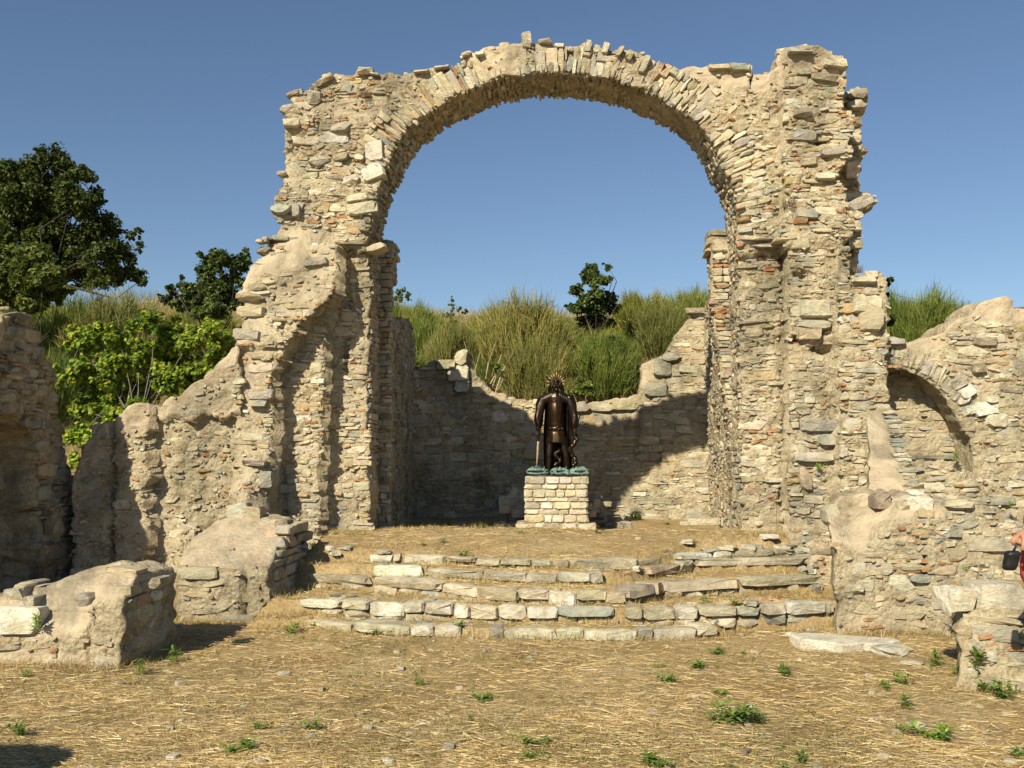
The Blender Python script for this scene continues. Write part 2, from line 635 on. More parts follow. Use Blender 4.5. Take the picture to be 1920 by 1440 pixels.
# ---- a small library of irregular stones, shared by every wall (front looks along -y)
def stone_shape(rng, n=8, power=4.0, jit=0.07, dome=0.12):
    v = []
    ph = rng.uniform(0, 6.28)
    ang = np.sort((np.arange(n) + rng.uniform(-0.28, 0.28, n)) / n * 2 * np.pi + ph * 0 + np.pi / n)
    c, s = np.cos(ang), np.sin(ang)
    r = (np.abs(c) ** power + np.abs(s) ** power) ** (-1 / power) * 0.5
    r = r * (1 + rng.normal(0, jit, n))
    x, z = np.clip(r * c, -0.53, 0.53), np.clip(r * s, -0.53, 0.53)
    if power > 4:                   # squared: clipped corners instead of a round outline
        k1, k2 = rng.uniform(0.28, 0.46, 4), rng.uniform(0.26, 0.44, 4)
        x = np.array([.5, k2[0], -k2[1], -.5, -.5, -k2[2], k2[3], .5]) * (1 + rng.normal(0, jit, 8))
        z = np.array([k1[0], .5, .5, k1[1], -k1[2], -.5, -.5, -k1[3]]) * (1 + rng.normal(0, jit, 8))
        x, z = np.clip(x, -.53, .53), np.clip(z, -.53, .53)
    ins = rng.uniform(0.80, 0.95, n)
    tilt = rng.normal(0, 0.12, 2)
    front = np.stack([x * ins, -0.5 + rng.normal(0, 0.035, n) + tilt[0] * x + tilt[1] * z, z * ins], -1)
    mid = np.stack([x, np.full(n, -0.36) + rng.normal(0, 0.04, n), z], -1)
    back = np.stack([x * 0.9, np.full(n, 0.5), z * 0.9], -1)
    cen = np.array([[rng.normal(0, 0.08), -0.5 - dome * rng.uniform(0.1, 1), rng.normal(0, 0.08)]])
    bc = np.array([[0, 0.5, 0]])
    V = np.concatenate([front, mid, back, cen, bc])
    f = []
    for i in range(n):
        j = (i + 1) % n
        f += [[3 * n, i, j], [i, n + i, n + j], [i, n + j, j], [n + i, 2 * n + i, 2 * n + j], [n + i, 2 * n + j, n + j], [3 * n + 1, 2 * n + j, 2 * n + i]]
    return V, np.array(f)


_r = np.random.default_rng(5)
LIB = [stone_shape(_r, 8, 4.5, 0.05, 0.07) for _ in range(22)] + [stone_shape(_r, 8, 3.2, 0.10, 0.14) for _ in range(10)]
LIBM = []
for _k, (_v, _f) in enumerate(LIB):
    _me = np_mesh('stone', _v, _f)
    _me.materials.append(M['stone'])
    LIBM.append(_me)
BR = [stone_shape(_r, 8, 9.0, 0.03, 0.03) for _ in range(6)]
BRM = []
for _v, _f in BR:
    _me = np_mesh('brick', _v, _f)
    _me.materials.append(M['stone'])
    BRM.append(_me)

PAL = {
    'cream': (0.68, 0.61, 0.46), 'tan': (0.57, 0.49, 0.34), 'grey': (0.46, 0.43, 0.36), 'blue': (0.38, 0.385, 0.34), 'ochre': (0.51, 0.38, 0.205),
    'white': (0.78, 0.73, 0.61), 'brick': (0.52, 0.255, 0.125), 'pink': (0.53, 0.395, 0.28), 'dark': (0.30, 0.255, 0.19),
}
MIX_CREAM = [('cream', 5), ('tan', 5), ('grey', 2.2), ('blue', 0.9), ('ochre', 1.0), ('white', 0.5), ('pink', 0.8), ('dark', 0.5)]  # mostly cream and tan stones
MIX_SHADE = [('tan', 1.6), ('grey', 3), ('blue', 1.6), ('dark', 5), ('pink', .5)]  # darker stones: puts the shade of the far-left wall into its colour
MIX_GREY = [('cream', 2.5), ('tan', 3.6), ('grey', 3.4), ('blue', 1.6), ('ochre', 0.8), ('white', 0.3), ('pink', 0.6), ('dark', 1.2)]


def pick(rng, mix):
    w = np.array([m[1] for m in mix], float)
    return mix[rng.choice(len(mix), p=w / w.sum())][0]


class Stones:
    """collects stones as matrices; the largest become objects, the rest one joined part"""

    def __init__(self, seed):
        self.items = []          # (area, kind, lib list, lib index, 4x4, colour)
        self.rng = np.random.default_rng(seed)

    def put(self, o, ax, ay, az, size, color, kind='stone', lib=None, area=None, label=None):
        rng = self.rng
        m = np.eye(4)
        sx = -1 if rng.random() < 0.5 else 1
        m[:3, 0] = np.asarray(ax) * size[0] * sx
        m[:3, 1] = np.asarray(ay) * size[1]
        m[:3, 2] = np.asarray(az) * size[2] * sx
        m[:3, 3] = o
        lst = BR if kind == 'brick' else LIB
        k = rng.integers(len(lst)) if lib is None else lib
        col = np.array(PAL[color] if isinstance(color, str) else color) * rng.uniform(0.82, 1.14)
        col = np.clip(col * (1 + rng.normal(0, 0.025, 3)), 0.02, 0.8)
        self.items.append((size[0] * size[2] if area is None else area, kind, lst, int(k), m, col, label))

    def build(self, parent, limits, rest_name='rubble'):
        by = {}
        for it in sorted(self.items, key=lambda t: -t[0]):
            by.setdefault(it[1], []).append(it)
        rest = []
        pinv = parent_world(parent).inverted()
        for kind, lst in by.items():
            cap = limits.get(kind, 0 if kind == 'chip' else 300)
            for it in lst[:cap]:
                me = (BRM if it[2] is BR else LIBM)[it[3]]
                o = bpy.data.objects.new(kind, me)
                COL.objects.link(o)
                o.parent = parent
                o.matrix_parent_inverse = pinv
                # a flipped (mirrored) frame is fine: both columns were flipped together
                o.matrix_basis = Matrix(it[4].tolist())
                o.color = (*it[5], 1)
                if it[6]:
                    o['label'] = it[6]
            rest += lst[cap:]
        if rest:
            vs_, fs_, cs_, off = [], [], [], 0
            for it in rest:
                v, f = it[2][it[3]]
                vs_.append(v @ it[4][:3, :3].T + it[4][:3, 3])
                fs_.append(f + off)
                cs_.append(np.repeat(it[5][None], len(v), 0))
                off += len(v)
            o = add_np(rest_name, np.concatenate(vs_), np.concatenate(fs_), M['rubble'], parent, cols=np.concatenate(cs_))
            o['kind'] = 'stuff'


def lay_courses(S, wall, mix=MIX_CREAM, hs=(0.04, 0.12), brick=0.12, fill=0.9, bond=0.0, box=None, proud=(0.0, 0.045), depth=0.12, lmax=0.38, kind='stone', skip=None, slab_p=0.28, big_p=0.12):
    """rubble brought to rough courses over the front of a wall"""
    rng = S.rng
    p = wall.poly
    u0, u1, v0, v1 = (p[:, 0].min(), p[:, 0].max(), p[:, 1].min(), p[:, 1].max()) if box is None else box
    cu, cv, cl, ch, ck, cc, rt = [], [], [], [], [], [], []
    v = v0 + rng.uniform(0, 0.05)
    wob = rng.uniform(0, 50)
    while v < v1:
        r = rng.random()
        if r < slab_p:
            h, style = rng.uniform(0.028, 0.05), 'slab'
        elif r < slab_p + big_p:
            h, style = rng.uniform(hs[1], hs[1] * 1.35), 'block'
        else:
            h, style = rng.uniform(*hs), 'block'
        u = u0 - rng.uniform(0, 0.2)
        while u < u1:
            st = style
            b = rng.random() < brick
            if st == 'slab':
                L = rng.uniform(0.09, 0.40)
            else:
                L = min(h * rng.uniform(1.0, 3.4), lmax) if h > 0.07 else min(h * rng.uniform(1.4, 5.5), lmax)
            vc0 = v + 0.035 * math.sin(u * 1.7 + wob) + 0.018 * math.sin(u * 5.1 + wob * 2 + v)
            if st == 'block' and h > 0.085 and rng.random() < 0.42:
                k = rng.uniform(0.35, 0.65)
                lay = [(vc0 + h * k / 2, h * k), (vc0 + h * (k + 1) / 2, h * (1 - k))]
                L = L * rng.uniform(0.8, 1.0)
            else:
                lay = [(vc0 + h / 2, h)]
            for (vc, hh) in lay:
                isb = (b or rng.random() < brick * 0.6) and hh < 0.075
                gap = rng.uniform(0.004, 0.016)
                LL = L if not isb else min(L, rng.uniform(0.12, 0.26))
                cu.append(u + L / 2)
                cv.append(vc)
                cl.append(max(0.03, LL - gap))
                ch.append(max(0.018, hh - gap * 0.8) if not isb else min(hh - gap * .6, rng.uniform(0.024, 0.04)))
                ck.append('brick' if isb else kind)
                cc.append(('brick' if rng.random() < 0.75 else 'pink') if isb else pick(rng, mix))
                rt.append(rng.normal(0, 0.05))
            u += L
        v += h
    cu, cv, cl, ch = map(np.array, (cu, cv, cl, ch))
    s, _, _ = poly_sdf(cu, cv, wall.rag)
    ok = s < -0.012
    s2, _, _ = poly_sdf(cu - cl * 0.42, cv, wall.rag)
    s3, _, _ = poly_sdf(cu + cl * 0.42, cv, wall.rag)
    ok &= (s2 < 0.03) & (s3 < 0.03)
    pl = wall.plaster(cu, cv) if wall.plaster else np.zeros(len(cu))
    ok &= rng.random(len(cu)) < fill * (1 - 0.93 * pl)
    if skip is not None:
        ok &= ~skip(cu, cv)
    ids = np.nonzero(ok)[0]
    if not len(ids):
        return
    # a stone that would straddle a step of the relief stays on the side that stands proud
    t = np.linspace(-0.5, 0.5, 9)
    UU = cu[ids][:, None] + cl[ids][:, None] * t
    VV = np.repeat(cv[ids][:, None], 9, 1)
    WW = wall.relief(UU.ravel(), VV.ravel()).reshape(UU.shape)
    wmin = WW.min(1)
    for n, i in enumerate(ids):
        w = WW[n]
        if w.max() - w.min() > 0.07:
            near = np.nonzero(w < w.min() + 0.05)[0]
            a, b = UU[n, near[0]], UU[n, near[-1]]
            if b - a < 0.05:
                continue
            cu[i], cl[i] = (a + b) / 2, (b - a) + 0.01
            w0 = w[near].mean()
        else:
            w0 = w.mean()
        pr = proud[0] - 0.003 + (proud[1] - proud[0]) * 0.58 * rng.random() ** 1.7
        if rng.random() < 0.03:
            pr += rng.uniform(0.01, 0.04)
        dp = depth * rng.uniform(0.8, 1.2)
        o, du, dv, dw = wall.frame(np.array([cu[i]]), np.array([cv[i]]), np.array([w0 - pr + dp / 2]))
        o = displace(o, wall.seed, (wall.amp[0], 0.0))[0]
        c_, s_ = math.cos(rt[i]), math.sin(rt[i])
        ax = du[0] * c_ + dv[0] * s_
        az = -du[0] * s_ + dv[0] * c_
        S.put(o, ax, dw[0], az, (cl[i] * 1.04, dp, ch[i] * 1.06), cc[i], ck[i])


def lay_chips(S, wall, per_m2=120, mix=MIX_CREAM, skip=None):
    """small stones, brick chips and gravel bedded in the mortar between the larger stones"""
    rng = S.rng
    p = wall.poly
    u0, u1, v0, v1 = p[:, 0].min(), p[:, 0].max(), p[:, 1].min(), p[:, 1].max()
    n = int((u1 - u0) * (v1 - v0) * per_m2)
    u, v = rng.uniform(u0, u1, n), rng.uniform(v0, v1, n)
    s, _, _ = poly_sdf(u, v, wall.rag)
    ok = s < -0.01
    if wall.plaster:
        ok &= rng.random(n) > wall.plaster(u, v) * 0.86
    if skip is not None:
        ok &= ~skip(u, v)
    u, v = u[ok], v[ok]
    if not len(u):
        return
    w = wall.relief(u, v)
    n = len(u)
    h = rng.uniform(0.014, 0.04, n)
    L = h * rng.uniform(1.0, 3.2, n)
    o, du, dv, dw = wall.frame(u, v, w + 0.016 - rng.uniform(0, 0.022, n))
    o = displace(o, wall.seed, (wall.amp[0], 0.0))
    ang = rng.normal(0, 0.3, n)
    for i in range(n):
        c_, s_ = math.cos(ang[i]), math.sin(ang[i])
        S.put(o[i], du[i] * c_ + dv[i] * s_, dw[i], dv[i] * c_ - du[i] * s_, (L[i], 0.05, h[i]), 'brick' if rng.random() < .14 else pick(rng, mix), 'chip', area=0.0)


def surf(y0, relief, X, Y):
    """depth of the front of a planar wall where the picture ray meets it"""
    d = y0
    for _ in range(8):
        q = P(X, Y, d)
        d = 0.4 * d + 0.6 * (y0 + float(relief(np.array([q[0]]), np.array([q[2]]))[0]))
    return d


# ------------------------------------------------------------------ ground: nave floor, steps, raised floor, hill behind
D0 = 11.6                         # front plane of the arch
APSE_Y = 19.0                     # back wall of the chamber behind the arch


def xl_at(y):
    return -2.56 - 0.068 * (y - 13.1)


def xr_at(y):
    return 2.28 + 0.080 * (y - 13.1)


def smooth(a, b, x):
    t = np.clip((x - a) / (b - a), 0, 1)
    return t * t * (3 - 2 * t)


# each step: picture points of its top front edge with the height of that edge
STEP_ROWS = [
    ('a', 0.135, 0.13, [(575, 1158), (720, 1168), (852, 1175), (1000, 1178), (1150, 1180), (1300, 1176), (1345, 1172)]),
    ('b', 0.275, 0.13, [(560, 1121), (760, 1128), (900, 1132), (1020, 1136), (1180, 1138), (1330, 1137), (1450, 1134), (1560, 1128)]),
    ('c', 0.400, 0.14, [(560, 1074), (700, 1081), (800, 1087), (900, 1102), (1074, 1108), (1180, 1106), (1245, 1091), (1390, 1085), (1545, 1077)]),
    ('d', 0.505, 0.12, [(640, 1058), (742, 1057), (850, 1064), (960, 1070), (1074, 1073), (1180, 1070), (1300, 1050), (1420, 1047), (1525, 1043)]),
    ('e', 0.585, 0.08, [(640, 1037), (760, 1039), (900, 1045), (1070, 1049), (1200, 1048), (1290, 1034), (1400, 1030), (1520, 1027)]),
]
ROWW = []
for _n, _z, _h, _pts in STEP_ROWS:
    w = np.array([PZ(X, Y, _z) for X, Y in _pts])
    ROWW.append((_n, _z, _h, w[:, 0], w[:, 1]))


def floor_z(x, y):
    """height of the floors and of the hill, without fine roughness"""
    x = np.asarray(x, float)
    y = np.asarray(y, float)
    z = np.zeros(np.broadcast(x, y).shape) + 0.035 * smooth(6.5, 8.3, y)
    inx = np.where(y < 12.2, smooth(-3.05, -2.8, x) * (1 - smooth(2.55, 2.75, x)), smooth(-3.5, -3.3, x) * (1 - smooth(3.3, 3.5, x)))
    zs = z.copy()
    for _n, zt, h, wx, wy in ROWW:
        yf = np.interp(x, wx, wy)
        if _n == 'a':
            yf = yf + 3 * smooth(wx[-1], wx[-1] + .3, x)
        base = zs
        zs = np.where(y > yf + 0.05, np.maximum(base, zt - 0.014 - 0.016 * smooth(0.1, 0.4, y - yf)), base)
    up = 0.56 + 0.135 * smooth(9.9, 11.2, y)
    ye = np.interp(x, ROWW[-1][3], ROWW[-1][4])
    zs = np.where(y > ye + 0.12, np.maximum(zs, up), zs)
    zs = zs - 0.245 * smooth(12.4, 14.6, y)
    z = z + (zs - z) * inx
    # right side passage, a little higher
    z = z + 0.14 * smooth(3.0, 3.6, x) * smooth(9.0, 11.5, y)
    hill = np.where(y < 19.2, 1.15 + 0.19 * (y - 12.3), 2.461 + 0.335 * (y - 19.2))
    hill = hill + 0.75 * smooth(-4, -8, x) * smooth(14, 26, y)
    hill = np.where(hill > 6.0, 6.0 + 0.8 * (1 - np.exp(-(hill - 6.0) / 0.8)), hill)
    hill = hill - 0.16 * np.clip(y - 40, 0, 60)
    hill = hill + 0.35 * fbm2(x, y, 0.25, 9, 3) * smooth(19.5, 25, y)
    inner = (x > xl_at(y) - 0.3) & (x < xr_at(y) + 0.3)
    yedge = np.where(inner, 19.3, np.where(x < 0, 12.42, 12.75))
    k = smooth(0, 0.25, y - yedge)
    return z + (hill - z) * k


def rough_z(x, y):
    return floor_z(x, y) + 0.022 * fbm2(x, y, 1.7, 3, 2) + 0.010 * fbm2(x, y, 9.0, 4, 2)


def make_ground():
    xs = np.concatenate([[-260, -120, -60, -35, -22, -15, -11], np.arange(-8.5, -3.6, 0.12), np.arange(-3.6, 3.4, 0.055), np.arange(3.4, 8.6, 0.12), [11, 15, 22, 35, 60, 120, 260]])
    ys = np.concatenate([[-260, -120, -50, -20, -8, -2, 1, 2.5], np.arange(3.5, 8.0, 0.07), np.arange(8.0, 10.6, 0.035), np.arange(10.6, 20.0, 0.08), np.arange(20.1, 34, 0.4), np.arange(35, 60, 2.5), [65, 75, 90, 120, 180, 300, 600]])
    X, Y = np.meshgrid(xs, ys, indexing='ij')
    Z = rough_z(X, Y)
    hill = smooth(0.3, 1.2, Z - 0.9) * smooth(12.0, 13.0, Y)
    nx, ny = X.shape
    idx = np.arange(nx * ny).reshape(nx, ny)
    f = np.stack([idx[:-1, :-1], idx[1:, :-1], idx[1:, 1:], idx[:-1, 1:]], -1).reshape(-1, 4)
    o = add_np('ground', np.stack([X.ravel(), Y.ravel(), Z.ravel()], -1), f, M['ground'], None, True, {'hill': hill.ravel()})
    tag(o, kind='structure')
    return o


make_ground()


def gz(x, y):
    return float(rough_z(np.array([x]), np.array([y]))[0])


# ------------------------------------------------------------------ masonry
def planar(y0):
    return lambda u, v, w: np.stack([u, y0 + w, v], -1)


def pxuv(pts, d):
    q = np.array([P(X, Y, d) for X, Y in pts])
    return [tuple(t) for t in q[:, [0, 2]]]


def UVPX(u, v, d=D0):
    return to_px(u, np.full(np.shape(u), d), v)


def blob(X, Y, cx, cy, rx, ry):
    return np.exp(-((X - cx) / rx) ** 2 - ((Y - cy) / ry) ** 2)


# --- the great arch with its two piers
arch = empty('ruined_arch', (-0.2, D0, 0.6), 'tall ruined masonry arch on two rough rubble piers framing the bronze statue', 'arch')


def relief_left(u, v):
    X, Y = UVPX(u, v)
    XA, YA = UVPX(u, v, D0 + .40)
    XU, YU = UVPX(u, v, D0 + .62)
    ba = np.interp(Y, [530, 560, 600, 650, 700, 990, 1110], [622, 604, 562, 537, 510, 507, 506])
    bb = np.interp(YA, [470, 560, 990, 1110], [624, 615, 597, 597])
    outer = np.interp(Y, [300, 420, 520, 620, 1110], [0.62, 0.46, 0.20, 0.03, 0.0])
    low = np.where(X < ba, outer, np.where(XA < bb, 0.40, 0.74))
    low = np.where((XU > 640) & (XU < 652) & (YU > 480) & (YU < 700), 0.82, low)
    hi = outer + (0.63 - outer) * smooth(570, 630, XU)
    r = np.where(YU > 472, low, hi)
    # plaster tongue at the foot, the eroded hole, bulging stones on the left
    r = r - 0.30 * blob(X, Y, 468, 950, 32, 75) * (X < 512)
    r = r + 0.15 * blob(XA, YA, 548, 622, 16, 14)
    r = r + 0.10 * np.clip(1 - np.abs(X - 445) / 40, 0, 1) * (Y < 470)
    r = r + 0.06 * np.sin(Y / 23.0 + X / 60) * smooth(600, 520, X) * (Y < 650)
    return r


def plaster_left(u, v):
    X, Y = UVPX(u, v)
    n = fbm2(u, v, 1.6, 41, 3) * 26
    e = np.interp(Y, [380, 420, 470, 540, 575], [560, 590, 605, 600, 520])
    a = smooth(e + 14, e - 14, X + n) * smooth(388, 410, Y + n) * (1 - smooth(545, 562, Y + n * .6)) * 0.93
    b = np.clip(blob(X, Y, 470, 700, 30, 120) * 1.2 + blob(X, Y, 468, 930, 34, 50) * 1.5, 0, 1) * (X < 508)
    c = 0.8 * blob(X, Y, 600, 165, 45, 14)
    return np.clip(np.maximum(np.maximum(a, b), c) * (0.8 + 0.012 * n), 0, 1)


left_out = [(436, 1108), (438, 900), (440, 700), (440, 664), (446, 640), (443, 622), (453, 605), (450, 590), (456, 575), (452, 556), (462, 548), (468, 530),
            (475, 505), (482, 480), (497, 470), (486, 457), (490, 447), (505, 440), (517, 420), (514, 395), (521, 370), (526, 352), (530, 330), (532, 300),
            (538, 285), (534, 262), (541, 245), (538, 225), (533, 206), (555, 198), (545, 188), (549, 176), (575, 168), (604, 150), (626, 138), (650, 141), (676, 133), (720, 141)]
left_in = [(738, 205), (770, 237), (750, 267), (720, 327), (704, 365), (697, 400), (693, 445), (691, 475), (692, 560), (691, 700), (690, 900), (688, 1108)]
w_left = Wall('pier', pxuv(left_out[:9], D0 + .05) + pxuv(left_out[9:19], D0 + .3) + pxuv(left_out[19:], D0 + .6) + pxuv(left_in, D0 + .7), planar(D0), relief_left, 1.45, 0.03, 11, (0.04, 0.03), plaster_left, arch)


def relief_right(u, v):
    X, Y = UVPX(u, v, D0 + .42)
    X3, Y3 = UVPX(u, v, D0 + .2)
    low = np.where(X < 1473, 0.72, np.where(X < 1480, 0.76, np.where(X3 < 1577, 0.44, 0.22)))
    hi = np.where(X < 1470, 0.63, 0.42)
    r = np.where(Y > 470, low, hi)
    edge = 1588 + 10 * np.sin(Y / 31.0) + 7 * np.sin(Y / 11.0)
    r = np.where((X > edge) & (Y < 512), 0.95, r)
    r = r + 0.2 * blob(X, Y, 1545, 655, 24, 9) + 0.18 * blob(X, Y, 1500, 521, 16, 6) + 0.14 * blob(X, Y, 1500, 640, 12, 8) + 0.18 * blob(X, Y, 1538, 262, 14, 8)
    r = r - 0.06 * np.clip(np.sin(Y / 19.0 + X / 37.0), 0, 1) * (X > 1480) * (Y < 470)
    return r


def plaster_right(u, v):
    X, Y = UVPX(u, v)
    a = smooth(118, 108, Y + 6 * np.sin(X / 15)) * (X > 1462)
    b = smooth(136, 128, Y) * (X <= 1462) * 0.9
    c = smooth(955, 985, Y + 12 * np.sin(X / 23)) * 0.45
    return np.clip(np.maximum(np.maximum(a, b), c), 0, 1)


right_in = [(1394, 1108), (1393, 900), (1390, 700), (1387, 560), (1385, 478), (1379, 462), (1384, 450), (1385, 424), (1382, 380), (1373, 341), (1350, 303), (1331, 262)]
right_out = [(1398, 226), (1412, 124), (1440, 124), (1462, 112), (1466, 93), (1490, 92), (1512, 87), (1550, 95), (1580, 106), (1586, 130), (1580, 157), (1600, 161), (1620, 168), (1622, 205), (1605, 225),
             (1612, 250), (1614, 300), (1606, 330), (1612, 358), (1632, 362), (1644, 370), (1640, 385), (1612, 393), (1608, 400), (1612, 440), (1610, 495), (1622, 505),
             (1640, 512), (1648, 518), (1650, 560), (1653, 640), (1658, 700), (1664, 770), (1672, 860), (1690, 990), (1705, 1108)]
w_right = Wall('pier', pxuv(right_in, D0 + .7) + [tuple(P(X, Y, D0 + (.95 if X >= 1588 and Y < 500 else .42))[[0, 2]]) for X, Y in right_out], planar(D0), relief_right, 1.45, 0.03, 23, (0.035, 0.035), plaster_right, arch)

INTR = [(770, 237), (800, 216), (854, 181), (919, 155), (984, 141), (1044, 138), (1106, 142), (1179, 159), (1233, 181), (1288, 214), (1315, 236), (1331, 262)]
arch_top = [(1398, 226), (1412, 124), (1380, 121), (1340, 127), (1300, 125), (1262, 130), (1226, 126), (1212, 108), (1190, 96), (1165, 88), (1150, 92), (1116, 90), (1104, 82), (1090, 88), (1060, 88), (1036, 84),
            (1012, 80), (985, 82), (950, 86), (902, 92), (868, 106), (848, 129), (826, 126), (780, 136), (720, 141), (738, 205)]


def relief_arch(u, v):
    X, Y = UVPX(u, v)
    r = np.full(np.shape(X), 0.62)
    return r + 0.04 * np.sin(X / 40.0) * (Y < 130)


def plaster_arch(u, v):
    X, Y = UVPX(u, v)
    top = np.interp(X, [700, 780, 848, 868, 902, 985, 1060, 1116, 1212, 1226, 1412], [141, 136, 129, 106, 92, 82, 88, 90, 108, 126, 122])
    k = (Y - top)
    a = smooth(26, 12, k + 9 * np.sin(X / 31.0)) * ((X > 860) & (X < 985) | (X > 1010) & (X < 1085) | (X > 1240))
    return a * 0.95


w_arch = Wall('arch_ring', pxuv(INTR + arch_top, D0 + .62), planar(D0), relief_arch, 1.43, 0.03, 37, (0.035, 0.03), plaster_arch, arch)

S = Stones(101)
lay_courses(S, w_left, brick=0.16, fill=0.92, proud=(0.0, 0.05))
lay_courses(S, w_right, brick=0.16, fill=0.94, proud=(0.0, 0.055), mix=[('cream', 6), ('tan', 4.5), ('grey', 1.7), ('blue', 0.8), ('ochre', 1.2), ('white', 0.7), ('pink', 0.8), ('dark', 0.4)])


# voussoirs: thin stones on edge around the opening
def arc_frame(X, Y, d):
    q = P(X, Y, d)
    return np.array([q[0], q[2]])


arc_c = arc_frame(1041, 482, D0 + .62)
arc_pts = np.array([arc_frame(X, Y, D0 + .62) for X, Y in [(693, 445), (697, 400), (704, 365), (720, 327), (750, 267)] + INTR + [(1350, 303), (1373, 341), (1382, 380), (1385, 424)]])
arc_th = np.arctan2(arc_pts[:, 1] - arc_c[1], arc_pts[:, 0] - arc_c[0])
arc_r = np.hypot(arc_pts[:, 1] - arc_c[1], arc_pts[:, 0] - arc_c[0])
_o = np.argsort(arc_th)
arc_th, arc_r = arc_th[_o], arc_r[_o]


def r_in(th):
    return np.interp(th, arc_th, arc_r)


def lay_voussoirs(S, c, rin, th0, th1, y_front, band, seed, tmin=0.028, tmax=0.085, mix=MIX_CREAM, brick=0.18, proud=(0.0, 0.03), big=0.10, depth=0.2, kind='voussoir'):
    rng = np.random.default_rng(seed)
    th = th0
    while th < th1:
        r0 = rin(th)
        t = rng.uniform(tmin, tmax) if rng.random() > big else rng.uniform(0.09, 0.15)
        isb = rng.random() < brick and t < 0.06
        if isb:
            t = rng.uniform(0.022, 0.036)
        tm = th + t / r0 / 2
        r0 = rin(tm)
        r = r0 + rng.uniform(0.0, 0.025)
        b = band(tm) - rng.uniform(0, .07)
        while r < r0 + b - 0.06:
            L = rng.uniform(0.16, 0.42) * (0.8 if isb else 1)
            L = min(L, r0 + b - r)
            rm = r + L / 2
            rad = np.array([math.cos(tm), 0, math.sin(tm)])
            lean = rng.normal(0, 0.05)
            rad = np.array([math.cos(tm + lean), 0, math.sin(tm + lean)])
            tan = np.array([math.sin(tm + lean), 0, -math.cos(tm + lean)])
            pr = rng.uniform(*proud)
            o = np.array([c[0] + rm * math.cos(tm), y_front - pr + depth / 2, c[1] + rm * math.sin(tm)])
            wd = t * rm / r0
            # local x runs along the arc, local z along the radius
            S.put(o, tan, np.array([0, 1, 0]), rad, (wd * 1.02, depth, L - 0.008), ('brick' if rng.random() < .8 else 'pink') if isb else pick(rng, mix), 'brick' if isb else kind)
            r += L
        th += t / r0


def band_main(th):
    d = math.degrees(th)
    return float(np.interp(d, [0, 20, 38, 50, 62, 75, 90, 105, 122, 130, 145, 160, 180], [0.36, 0.48, 0.56, 0.52, 0.44, 0.40, 0.37, 0.40, 0.42, 0.46, 0.5, 0.44, 0.34]))


lay_voussoirs(S, arc_c, r_in, R(14), R(163), D0 + .61, band_main, 5, tmin=0.03, tmax=0.09, mix=[('cream', 6), ('tan', 5), ('grey', 1.6), ('blue', 0.6), ('ochre', 0.8), ('pink', 0.8)])
# soffit: stones on edge hanging into the opening over its whole depth
_rs = np.random.default_rng(8)
th = R(4)
while th < R(172):
    for k in range(8):
        dy = 0.66 + 0.108 * k + _rs.uniform(-0.03, 0.03)
        t = _rs.uniform(0.03, 0.09)
        L = _rs.uniform(0.10, 0.2)
        a = th + _rs.uniform(-0.01, 0.01)
        rr = r_in(a) - _rs.uniform(0.0, 0.035) + L / 2
        ca, sa = math.cos(a), math.sin(a)
        S.put((arc_c[0] + rr * ca, D0 + dy, arc_c[1] + rr * sa), (sa, 0, -ca), (0, 1, 0), (ca, 0, sa), (t, _rs.uniform(0.1, 0.2), L), pick(_rs, MIX_GREY), 'soffit_stone', area=0.001)
    th += 0.027
# jambs: the reveals of both piers
for xj, sx in ((P(690, 700, D0 + .72)[0], 1), (P(1391, 700, D0 + .72)[0], -1)):
    v = 0.7
    while v < 4.3:
        h = _rs.uniform(0.03, 0.1)
        y = D0 + .78
        while y < D0 + 1.4:
            L = _rs.uniform(0.1, 0.3)
            S.put((xj - sx * (0.05 - _rs.uniform(0, 0.03)), y + L / 2, v + h / 2), (0, 1, 0), (-sx, 0, 0), (0, 0, 1), (L - .01, 0.12, h - .008), pick(_rs, MIX_GREY), 'stone', area=0.002)
            y += L
        v += h
